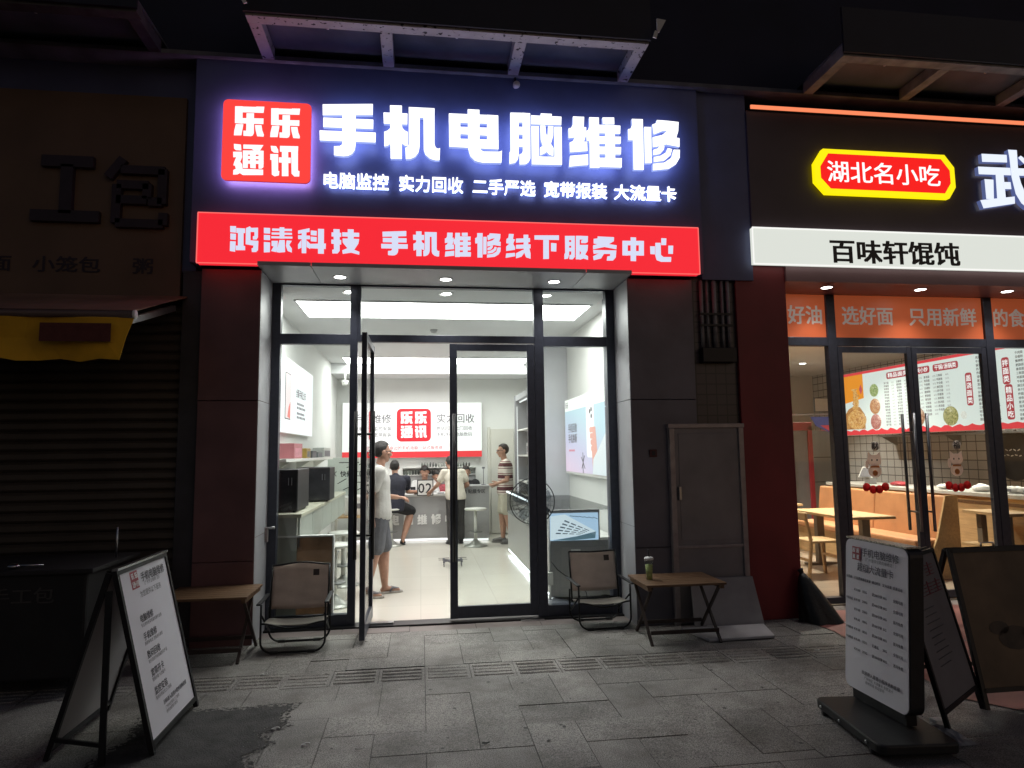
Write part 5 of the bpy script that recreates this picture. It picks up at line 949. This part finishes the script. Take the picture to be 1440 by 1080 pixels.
m=M(); m.box(7.16,7.72,11.5,12.1,.02,1.9); m.build('body',SS,sd,.006)
for z in(.95,1.4): m=M(); m.box(7.17,7.71,11.492,11.5,z,z+.012); m.build('door_gap',INK,sd)
m=M(); m.box(7.72,7.80,11.46,12.1,.02,1.92); m.build('red_side_post',RED,sd)
m=M(); m.prism([(7.12,11.44,2.15),(7.82,11.44,2.15),(7.82,11.44,1.86),(7.5,11.44,1.86),(7.22,11.44,1.98)],(0,.02,0)); m.build('header_panel',lit('header_blue',sh(70,76,130),.5),sd); m=M(); m.prism([(7.3,11.435,1.99),(7.5,11.435,1.87),(7.82,11.435,1.87),(7.82,11.435,2.0)],(0,.004,0)); m.build('header_swirl',lit('header_red',sh(200,60,70),.6),sd)
t=thing('wall_shelf','thin shelf with a framed licence above the noodle shop fridges','shelf',(7.2,11.6,2.2)); m=M(); m.box(6.8,7.9,11.6,11.8,2.20,2.22); m.build('board',GREYP,t); m=M(); m.box(7.3,7.62,11.6,11.62,2.24,2.52); m.build('frame',INK,t); m=M(); m.box(7.32,7.60,11.596,11.6,2.26,2.50); m.build('paper',mat('cream_paper',(.5,.45,.38),.7,0,.05,9),t)
t=thing('tablet_stand','white-framed tablet till on the left end of the service counter','till',(7.05,9.9,1.0)); m=M(); m.prism([(6.95,9.95,1.10),(6.95,9.62,1.10),(7.03,9.62,1.27),(7.03,9.95,1.27)],(.015,0,0)); m.build('frame',WHITEP,t); m=M(); m.prism([(6.944,9.92,1.115),(6.944,9.65,1.115),(7.02,9.65,1.255),(7.02,9.92,1.255)],(.002,0,0)); m.build('screen',INKG,t); m=M(); m.box(6.98,7.10,9.72,9.85,1.0,1.12); m.build('stand',GREYP,t,.004)
for x,y,h,l,mt in((7.1,9.2,.06,'red crinkled snack packet on the service counter',RED),(7.05,8.2,.07,'white takeaway bag lying on the service counter',INKW),(7.1,7.75,.09,'crumpled white paper package on the service counter',INKW),(7.15,7.3,.08,'stack of white takeaway lids on the service counter',WHITEP)):
    t=thing('food_packet',l,'packet',(x,y,1.0)); mb=M()
    for q in range(7): mb.ell((x+rnd.uniform(-.06,.06),y+rnd.uniform(-.1,.1),1.0+h*rnd.uniform(.35,.6)),(rnd.uniform(.04,.08),rnd.uniform(.05,.1),h*.5),seg=9,rings=5)
    mb.build('wrapper',mt,t); m=M(); m.box(x-.08,x-.078,y-.03,y+.03,1.02,1.05); m.build('front_label',INKG,t)
kb=thing('round_board','large round black board with pale scribble on the kitchen wall','board',(8.7,8.9,1.4)); m=M(); m.cyl((8.78,8.9,1.42),.36,.03,36,axis=(-1,0,0)); m.build('disc',INK,kb); m=M()
for i in range(5): m.bar((8.745,9.1-.07*i,1.50+.02*(i%2)),(8.745,9.06-.07*i,1.52-.02*(i%2)),.003,.015); m.bar((8.745,9.08-.07*i,1.42+.02*(i%2)),(8.745,9.04-.07*i,1.43),.003,.015)
m.build('chalk_marks',INKW,kb)
ks=thing('kitchen_shelf','steel kitchen shelf high on the tiled wall','shelf',(8.6,9.5,1.8)); m=M(); m.box(8.45,8.8,8.3,11.5,1.76,1.785); m.build('board',SS,ks)
for y in(8.4,9.9,11.4): m=M(); m.prism([(8.8,y,1.6),(8.8,y,1.76),(8.5,y,1.76)],(0,.02,0)); m.build('bracket',SS,ks)
g0=None
for i,(y,z) in enumerate(((8.45,1.786),(8.62,1.786),(8.80,1.786),(8.50,1.95),(8.72,1.95))):
    o=M().lathe((0,0,0),[(.045,0),(.06,.15),(.057,.15),(.043,.005),(0,.005)],14).build('glass_tumbler',mat('frosted_white',(.6,.6,.58),.3,0,.05,9)) if g0 is None else g0.copy()
    if g0 is None: g0=o
    else: COL.objects.link(o)
    o.location=(8.62,y,z); tag(o,'frosted tumbler on the bottom row of the kitchen shelf stack' if i<3 else 'frosted tumbler stacked on the upper row of the kitchen shelf','tumbler','tumblers stacked on the kitchen shelf, '+('lower row' if i<3 else 'upper row'))
for cx,ch,w in((4.712,'财','left'),(5.665,'福','right')):
    t=thing('window_sticker',f'lucky cat window sticker with four red discs on the {w} noodle shop door','sticker',(cx,6.44,1.3)); yy=6.468
    m=M()
    for i,dz in((-1.5,0),(-.5,-.025),(.5,-.025),(1.5,0)): m.cyl((cx+i*.072,yy,1.165+dz),.044,.0015,20,axis=(0,-1,0))
    m.build('red_disc',cloth_mat('sticker_red',(.62,.06,.06),.55),t)
    m=M(); m.cyl((cx+.02,yy,1.59),.05,.001,20,axis=(0,-1,0)); m.build('white_disc',cloth_mat('sticker_white',(.8,.77,.74),.55),t)
    m=M(); put_text(m,ch,(cx-.025,yy-.002,1.56),RX,UZ,.085,.02)
    m.build('sticker_character',INK,t)
    m=M(); m.ell((cx,yy-.001,1.33),(.075,.001,.07)); m.ell((cx,yy-.002,1.44),(.08,.001,.062)); m.prism([(cx-.075,yy,1.46),(cx-.07,yy,1.53),(cx-.02,yy,1.495)],(0,-.002,0)); m.prism([(cx+.075,yy,1.46),(cx+.07,yy,1.53),(cx+.02,yy,1.495)],(0,-.002,0)); m.ell((cx-.085,yy-.001,1.40),(.02,.001,.05)); m.build('cat_figure',cloth_mat('sticker_pink',(.86,.76,.70),.5,.12),t)
    m=M(); m.bar((cx-.05,yy-.004,1.375),(cx+.05,yy-.004,1.375),.002,.018); m.ell((cx,yy-.003,1.31),(.03,.001,.03)); m.build('cat_collar',cloth_mat('sticker_gold',(.65,.30,.10),.5),t)
    m=M(); m.ell((cx-.03,yy-.004,1.445),(.008,.001,.011),seg=8,rings=5); m.ell((cx+.03,yy-.004,1.445),(.008,.001,.011),seg=8,rings=5); m.build('cat_eye',INK,t)

# ---------------------------------------------------------------- things on the pavement
CANV=cloth_mat('brown_canvas',(.56,.48,.44),.55); TUBE=mat('black_chair_tube',(.010,.011,.012),.35,.4,.2,20)
def camp_chair(loc,label,flip=1,rz=0,hw=.243):
    t=thing('camping_chair',label,'chair',(0,0,0),'folding canvas camping chairs'); r=.0085
    for y in(-.17,.17):
        for_z=.385 if y<0 else .30
        P=[(-hw,y*.95,for_z)]+[(-hw+.09-.09*math.cos(math.radians(a)),y,.10-.09*math.sin(math.radians(a))) for a in range(0,91,15)]+[(hw-.09+.09*math.sin(math.radians(a)),y,.10-.09*math.cos(math.radians(a))) for a in range(0,91,15)]+[(hw,y*.95,for_z)]
        m=M(); m.tube(P,r,8); f=m.build('front_leg_loop' if y<0 else 'rear_leg_loop',TUBE,t)
        m=M()
        for x in(-hw*.58,hw*.58): m.box(x-.03,x+.03,y-.013,y+.013,.0,.022)
        m.build('foot_pad',BLACK,f,.003)
    for s in(-1,1):
        m=M(); m.tube([(s*(hw-.012),.12,.19),(s*(hw-.012),.16,.40),(s*(hw-.012),.215,.635)],r,8); m.build('back_post',TUBE,t)
        m=M(); m.bar((s*(hw+.012),-.215,.395),(s*(hw+.012),.19,.40),.035,.014); m.build('armrest',BLACK,t,.005)
        m=M(); m.tube([(s*(hw-.006),-.17,.30),(s*(hw-.006),.17,.10)],r*.9,8); m.build('cross_tube',TUBE,t)
    n=12
    P=[(-hw+.012+(2*hw-.024)*i/n,.213,.632+flip*.022*math.sin(math.pi*i/n)**2-(0 if flip>0 else .0)) for i in range(n+1)]
    m=M(); m.tube(P,r*.95,8); m.build('top_rail',TUBE,t)
    m=M(); V=[];F=[];nz=10
    for j in range(nz+1):
        q=j/nz; z=.285+(.628-.285)*q
        for i in range(n+1):
            x=-hw+.008+(2*hw-.016)*i/n; V.append((x,.135+.075*q+.022*math.sin(math.pi*i/n)*(1-.4*q)+.004*math.sin(q*19+i*.6),z+(flip*.020*math.sin(math.pi*i/n)**2 if j==nz else 0)-.01*(1-q)*math.sin(math.pi*i/n)))
    for j in range(nz):
        for i in range(n): a=j*(n+1)+i; F.append([a,a+1,a+n+2,a+n+1])
    m.smooth=True; m.add(V,F); b=m.build('back_canvas',CANV,t); b.modifiers.new('s','SOLIDIFY').thickness=.006
    m=M(); m.prism([(.105,.172,.545),(.155,.172,.545),(.155,.183,.595),(.105,.183,.595)],(0,.004,0)); m.build('sewn_patch',mat('dark_patch',(.03,.02,.018),.7,0,.1,40),b)
    m=M(); V=[];F=[]
    for j in range(7):
        q=j/6
        for i in range(n+1): V.append((-hw+.01+(2*hw-.02)*i/n,-.165+.30*q,.235-.02*q-.035*math.sin(math.pi*i/n)*(.35+.65*math.sin(math.pi*q))))
    for j in range(6):
        for i in range(n): a=j*(n+1)+i; F.append([a,a+1,a+n+2,a+n+1])
    m.smooth=True; m.add(V,F); s_=m.build('seat_canvas',cloth_mat('seat_canvas_grey',(.40,.37,.33),.4),t); s_.modifiers.new('s','SOLIDIFY').thickness=.006
    m=M(); m.tube([(-hw+2*hw*i/n,-.17,.238-.045*math.sin(math.pi*i/n)**2) for i in range(n+1)],r*.9,8); m.build('seat_front_tube',TUBE,t)
    m=M(); m.tube([(-hw,.135,.215),(hw,.135,.215)],r*.9,8); m.build('seat_rear_tube',TUBE,t)
    t.location=loc; t.rotation_euler=(0,0,rz); return t
camp_chair((-1.02,5.885,0),'brown canvas camping chair left of the open door, arched top rail',1,.02,.250); camp_chair((1.62,6.11,0),'brown canvas camping chair right of the glass door, sagging top rail',-.35,.03,.238)
DKW=mat('near_black_wood',(.035,.022,.018),.5,0,.3,8,.1,40)
def x_table(x0,x1,y0,y1,h,label):
    t=thing('folding_table',label,'table',((x0+x1)/2,(y0+y1)/2,0),'low dark wooden folding tables')
    m=M()
    k=7;w=(y1-y0)/k
    for i in range(k): m.box(x0,x1,y0+i*w+.002,y0+(i+1)*w-.002,h-.018,h)
    m.build('slatted_top',WOOD,t,.002)
    m=M()
    for x in(x0+.03,x1-.03): m=M(); m.box(x-.015,x+.015,y0+.02,y1-.02,h-.05,h-.0185); m.build('top_rail',WOOD,t)
    for x in(x0+.05,x1-.05):
        m=M(); m.bar((x-.012,y0+.02,.004),(x-.012,y1-.06,h-.03),.018,.022,(1,0,0)); m.build('leg',DKW,t)
        m=M(); m.bar((x+.012,y1-.02,.004),(x+.012,y0+.06,h-.03),.018,.022,(1,0,0)); m.build('leg',DKW,t)
    for y in(y0+.08,y1-.08): m=M(); m.bar((x0+.05,y,.09),(x1-.05,y,.09),.016,.03); m.build('stretcher',DKW,t)
x_table(1.815,2.50,5.35,5.86,.485,'low dark folding table with a green drink, right of the door'); x_table(-1.98,-1.32,5.47,6.0,.5,'low dark folding table half in shadow before the left pillar')
cp=thing('drink_cup','tall plastic cup of green iced drink with white lid on folding table','cup',(1.925,5.6,.486)); m=M(); m.lathe((1.925,5.6,.486),[(.026,0),(.037,.165),(.0365,.165),(.0255,.003),(0,.003)],22); m.build('cup_wall',CLEAR,cp)
m=M(); m.lathe((1.925,5.6,.489),[(.0245,0),(.033,.12),(.0,.12)],20); m.build('green_drink',mat('green_tea',(.50,.60,.22),.3,0,.35,45),cp); m=M(); m.lathe((1.925,5.6,.651),[(.039,0),(.040,.012),(.034,.02),(0,.022)],22); m.build('lid',INKW,cp); m=M(); m.tube([(1.93,5.6,.66),(1.918,5.6,.735)],.005,8); m.build('straw',BLACK,cp)
t=thing('canvas_panel','brown striped canvas panel standing behind the left window glass','panel',(-1.08,6.68,0)); m=M(); m.box(-1.33,-.835,6.66,6.664,.02,.80); m.build('canvas',cloth_mat('lit_canvas',(.36,.26,.19),.6,.25),t,.01); m=M(); m.box(-1.335,-.825,6.63,6.71,.80,.815); m.box(-.835,-.82,6.63,6.71,.02,.80); m.build('white_edge',INKW,t); 
for x in(-1.28,-.9): m=M(); m.box(x-.02,x+.02,6.62,6.72,.006,.025); m.build('foot',BLACK,t)
# A-frame boards
def aframe(name,label,A,B,TA,TB,face,frame,back=None,rail=.022,z0=.055,thick=.02,backface=None):
    """A,B: left and right feet as read; TA,TB top corners; back: two rear feet"""
    A,B,TA,TB=map(Vector,(A,B,TA,TB)); mid=(A+B)/2; t=thing(name,label,'A-board',(mid.x,mid.y,0))
    R=(B-A).normalized(); N=R.cross((TA-A).normalized())
    m=M()
    for a,b in((A,TA),(B,TB)): m.bar(a,b,rail,rail,N)
    for q in(z0/max(.1,TA.z),1-.012): m.bar(A.lerp(TA,q),B.lerp(TB,q),rail,rail,N)
    m.build('front_frame',frame,t)
    q=z0/TA.z; P=[A.lerp(TA,q)+R*rail*.5,B.lerp(TB,q)-R*rail*.5,TB-R*rail*.5,TA+R*rail*.5]
    m=M(); m.prism([p-N*.006 for p in P],N*.010); pn=m.build('poster_panel',face,t)
    if back:
        C,D=map(Vector,back); ta,tb=TA-N*.03,TB-N*.03; m=M()
        for a,b in((C,ta),(D,tb)): m.bar(a,b,rail,rail,N)
        m.bar(C.lerp(ta,.06),D.lerp(tb,.06),rail,rail,N); m.bar(ta,tb,rail,rail,N); m.build('rear_frame',frame,t)
        if backface:
            m=M(); m.prism([C.lerp(ta,.07),D.lerp(tb,.07),D.lerp(tb,.985),C.lerp(ta,.985)],N*-.006); m.build('rear_panel',backface,t)
    return t,P,N,R
def printed(t,P,N,R,inks):
    """inks: material -> list of (text, u, v, size_in_panel_widths, bold, align); u,v in 0..1 from lower left"""
    U=(P[3]-P[0]); w=(P[1]-P[0]).length; h=U.length; Un=U.normalized(); Rn=(P[1]-P[0]).normalized()
    for (nm,mt),items in inks.items():
        m=M()
        for it in items:
            if it[0]=='#logo':
                _,u0,v,s=it; O=P[0]+Rn*u0*w+Un*v*h+N*.0065
                for i,(ch,a,b) in enumerate((('乐',.06,.54),('乐',.53,.54),('通',.06,.06),('讯',.53,.06))): put_glyph(m,ch,O,Rn,Un,(a+.035)*s*w,(a+.37)*s*w,(b+.03)*s*w,(b+.36)*s*w,.0004)
            elif it[0]=='#box':
                _,u0,v,s,d=it; O=P[0]+Rn*u0*w+Un*v*h+N*.0052; m.face([O,O+Rn*s*w,O+Rn*s*w+Un*d*w,O+Un*d*w])
            else:
                s,u0,v,sz,bo,al=it; put_text(m,s,P[0]+Rn*u0*w+Un*v*h+N*.0062,Rn,Un,sz*w,bo,al)
        m.build(nm,mt,t)
POST=mat('poster_paper',(.80,.80,.86),.55,0,.03,2)
t,P,N,R=aframe('a_frame_sign','black A-frame with white service list poster on the left pavement',(-1.41,3.95,0),(-1.41,4.645,0),(-1.66,4.0,.955),(-1.66,4.695,.955),POST,BLKMET,((-1.945,3.975,0),(-1.946,4.66,0)),.026,.05,backface=mat('white_back_sheet',(.42,.40,.41),.6,0,.06,2))
m=M(); m.bar((-1.665,3.95,.86),(-1.625,3.86,.0),.03,.018,(0,1,0)); m.build('support_leg',BLKMET,t); m=M(); m.bar((-1.91,3.96,.11),(-1.64,3.87,.10),.016,.02); m.build('stretcher',BLKMET,t)
m=M(); m.bar((-1.655,3.985,.965),(-1.655,4.715,.965),.03,.012); m.build('clip_rail',CHROME,t)
it=[('手机电脑维修',.40,.885,.088,.018,'l'),('（广州专业维修门店）',.42,.855,.040,.0,'l'),('为您提供以下服务',.32,.795,.058,.0,'l')]
for i,(a,b) in enumerate((('电脑维修','专业维修各类电脑软硬件故障'),('手机维修','换屏换电池 主板进水维修'),('数码回收','高价回收手机电脑数码产品'),('宽带开卡','宽带办理 大流量卡'),('监控安装','家用商用监控上门安装'))): it+=[(a,.22,.655-.108*i,.070,.014,'l'),(b,.22,.625-.108*i,.034,.0,'l')]
it+=[('扫码进入直营小程序选购套餐',.34,.135,.042,.008,'l'),('广州地区服务上门维修',.36,.103,.032,0,'l'),('维修进度随时查询',.36,.078,.032,0,'l')]
printed(t,P,N,R,{('poster_lettering',INKG):it,('logo_box',mat('poster_logo_red',(.42,.08,.10),.5,0,.05,20)):[('#box',.20,.855,.15,.15)],('logo_character',INKW):[('#logo',.20,.855,.15)]})
DPOST=mat('grey_poster',(.24,.225,.235),.6,0,.15,3)
t,P,N,R=aframe('a_frame_sign','narrow grey A-frame poster with red heading turned edge-on behind light sign',(2.863,3.459,0),(3.368,3.793,0),(2.745,3.64,.93),(3.250,3.974,.93),DPOST,BLKMET,((3.19,4.08,0),(2.69,3.75,0)),.024,.12)
m=M(); U=(P[3]-P[0]).normalized();O=P[0]
w=(P[1]-P[0]).length
for u0,v0,s in((.30,.80,.22),(.62,.80,.22),(.18,.68,.22),(.45,.68,.22),(.72,.68,.2)):
    for k in range(4): m.bar(O+R*(u0*w)+U*((v0+.0+.022*k)*.86)+N*.006,O+R*((u0+s)*w)+U*((v0+.022*k)*.86)+N*.006,.003,.009,N)
    m.bar(O+R*((u0+s*.5)*w)+U*(v0*.86)+N*.0065,O+R*((u0+s*.5)*w)+U*((v0+.085)*.86)+N*.0065,.012,.003,N)
m.build('red_heading',mat('faded_red_print',(.25,.05,.07),.6,0,.2,20),t)
m=M()
for k in range(9): m.bar(O+R*(.25*w)+U*((.60-.045*k)*.86)+N*.006,O+R*((.55+.03*(k%4))*w)+U*((.60-.045*k)*.86)+N*.006,.002,.007,N)
m.build('small_print',mat('faded_grey_print',(.13,.12,.125),.6,0,.2,20),t)
t,P,N,R=aframe('a_frame_sign','brown A-frame board with faint dark picture and top handle at right',(3.375,3.77,0),(4.15,3.77,0),(3.385,3.985,.915),(4.15,3.985,.915),mat('brown_board_print',(.17,.11,.06),.5,0,.45,2.6,.05,20,detail=6),BLKMET,((3.42,4.42,0),(4.12,4.42,0)),.026,.10)
m=M(); m.tube([(3.62,3.985,.92),(3.62,3.985,.95),(3.71,3.985,.95),(3.71,3.985,.92)],.006,8); m.build('top_handle',CHROME,t)
m=M(); O=P[0]; U=(P[3]-P[0]).normalized()
for cx,cv,rr in((.30,.24,.12),(.45,.26,.10),(.2,.30,.07),(.52,.18,.08)): m.prism([O+R*(cx+rr*math.cos(a*.5236))+U*(cv+rr*.6*math.sin(a*.5236)+.05)+N*.0055 for a in range(12)],N*.0006)
m.build('food_picture',mat('dark_food_print',(.05,.032,.022),.5,0,.5,12),t)
# light box sign on a wheeled base
t=thing('light_box_sign','rounded white light-box sign with price table on black wheeled base','sign',(2.6,3.65,0))
sh_=lambda z:(z-.14)*.073
m=M(); O=rrect(3.385,3.935,.14,1.025,.05)
m.prism([(2.575+sh_(z),y,z) for y,z in O],(.085,0,0)); m.build('case',BLACK,t,.004)
m=M(); O2=rrect(3.392,3.928,.148,1.018,.046); m.prism([(2.5735+sh_(z),y,z) for y,z in O2],(-.004,0,0)); m.build('face_panel',mat('sign_face_white',(.80,.79,.83),.4,0,.04,2),t)
m=M(); m.box(2.63,2.72,3.40,3.92,1.022,1.031); m.build('glitter_edge',mat('glitter_trim',(.45,.43,.36),.35,.4,.8,120),t)
Un=Vector((.073,0,1)).normalized();Rn=Vector((0,-1,0));Nn=Rn.cross(Un); P=[Vector((2.569+sh_(.148),3.928,.148)),Vector((2.569+sh_(.148),3.392,.148)),None,Vector((2.569+sh_(1.018),3.928,1.018))]
it=[('手机电脑维修',.30,.905,.098,.016,'l'),('（广州值得信赖的维修店！）',.33,.872,.042,.0,'l'),('超级大流量卡',.22,.80,.098,.014,'l')]
cols=(.03,.17,.31,.47,.64,.80)
for c,s in zip(cols,('运营商','月租费用','通用流量','通话时长','定向流量','优惠活动')): it.append((s,c,.735,.035,.012,'l'))
rows=(('','¥29.00','155G','送200分钟','30G','全国可用'),('中国电信','¥39.00','200G','送400分钟','30G','全国可用'),('','¥59.00','250G','送500分钟','50G','首月免费'),('','¥19.00','108G','送100分钟','15G','全国可用'),('中国移动','¥39.00','185G','送300分钟','30G','首月免费'),('中国联通','¥19.00','135G','无通话','30G','全国可用'),('','¥29.00','203G','送200分钟','30G','首月免费'))
for i,r in enumerate(rows):
    for c,s in zip(cols,r):
        if s: it.append((s,c,.655-.066*i,.036 if c>.1 else .03,.010,'l'))
it+=[('欢迎进入直营小程序选购套餐',.30,.125,.046,.010,'l'),('广州地区 大流量卡 免费送卡',.34,.095,.036,0,'l'),('维修热线 欢迎咨询',.36,.07,.036,0,'l')]
printed(t,P,Nn,Rn,{('sign_lettering',INKG):it,('logo_box',mat('poster_logo_red')):[('#box',.13,.865,.145,.145)],('logo_character',INKW):[('#logo',.13,.865,.145)]})
m=M(); m.box(2.585,2.645,3.43,3.88,.085,.145); m.build('stem',BLKMET,t)
m=M(); c_,s_=math.cos(-.10),math.sin(-.10); C=Vector((2.545,3.575,0)); RO=lambda x,y,z:C+Vector((x*c_-y*s_,x*s_+y*c_,z))
m.prism([RO(x,y,.026) for x,y in rrect(-.215,.215,-.345,.345,.05)],(0,0,.052)); bs=m.build('base',mat('black_base',(.010,.011,.012),.5,0,.25,10,.1,60),t,.010)
for a,b in((-.2,-.25),(-.2,.25),(.2,-.25),(.2,.25)): m=M(); m.tube([RO(a-.012,b,.018),RO(a+.012,b,.018)],.018,14); m.build('wheel',BLACK,bs)
for b in(-.22,.05,.26): m=M(); m.tube([RO(-.216,b,.05),RO(-.222,b,.05)],.008,10); m.build('screw',CHROME,bs)
t=thing('plastic_bag','crumpled clear plastic bag on the paving beside the light-box base','bag',(2.83,3.46,0)); m=M(); rnd=random.Random(5); V=[];F=[];n=12
for i in range(n+1):
    for j in range(n+1):
        u_,v_=i/n-.5,j/n-.5; V.append((2.83+u_*.20,3.47+v_*.26,.006+max(0,.05*(1-4*u_*u_)*(1-4*v_*v_))*rnd.uniform(.25,1)))
for i in range(n):
    for j in range(n): a=i*(n+1)+j; F+= [[a,a+n+1,a+1],[a+n+1,a+n+2,a+1]]
m.add(V,F); m.build('film',mat('milky_film',(.34,.35,.36),.22,0,.3,25),t)
t=thing('power_adapter','small white plug adapter with cable behind the light-box sign','adapter',(2.9,3.58,0)); m=M(); m.box(2.86,2.93,3.555,3.61,.004,.05); m.build('body',INKW,t,.006); m=M(); m.tube([(2.86,3.58,.03),(2.80,3.56,.03),(2.74,3.60,.012),(2.70,3.66,.01),(2.66,3.68,.07)],.004,6); m.build('cable',INKW,t)
t=thing('black_bag','black draped sack slumped in a cone against the foot of the red pillar','bag',(3.6,5.9,0)); m=M(); V=[];F=[];n=28
for i in range(9):
    q=i/8; r=(.17*(1-q)**.75+.02)
    for k in range(n):
        a=2*math.pi*k/n; f_=1+.10*math.sin(a*5+q*2)*(1-q)+.05*math.sin(a*9+1)*(1-q); V.append((3.63-.12*q+r*f_*math.cos(a),5.84+.09*q+r*.75*f_*math.sin(a),.008+.42*q))
for i in range(8):
    for k in range(n): F.append([i*n+k,i*n+(k+1)%n,(i+1)*n+(k+1)%n,(i+1)*n+k])
F.append([8*n+k for k in range(n)]); m.smooth=True; m.add(V,F); m.build('sack',mat('black_sack',(.012,.014,.014),.45,0,.3,30,.4,40),t); m=M(); m.tube([(3.51,5.93,.425),(3.50,5.945,.46)],.018,8,[.02,.03]); m.build('knot',BLACK,t)
t=thing('white_cable','thin white cable looped on the paving by the pillar','cable',(3.85,5.8,0)); m=M(); m.tube([(3.66,5.86,.010)]+[(3.85+.22*math.cos(a),5.83+.09*math.sin(a),.010) for a in [2.6+.3*k for k in range(17)]]+[(4.2,5.95,.01)],.004,6); m.build('wire',INKW,t)
for x,y,l,kind in((-1.117,5.19,'torn white paper ring lying on the tactile strip at left','p'),(3.05,5.03,'white cigarette butt on the tactile strip at right','c'),(-.62,3.93,'curled white scrap on the slabs by the dark patch','p'),(-.35,3.83,'bent white paper scrap on the slabs left of centre','c'),(.33,3.79,'dark cigarette end in a slab joint near centre','d'),(-.83,4.18,'pale crumpled scrap at the edge of the dark patch','p')):
    t=None; m=M()
    if kind=='p': m.tube([(x+.022*math.cos(a*.6),y+.013*math.sin(a*.6),.009+.003*math.sin(a)) for a in range(9)],.004,5)
    else: m.tube([(x,y,.010),(x+.025,y-.006,.010),(x+.04,y+.006,.010)],.004,7)
    tag(m.build('litter_scrap',INKW if kind!='d' else INK),l,'litter')
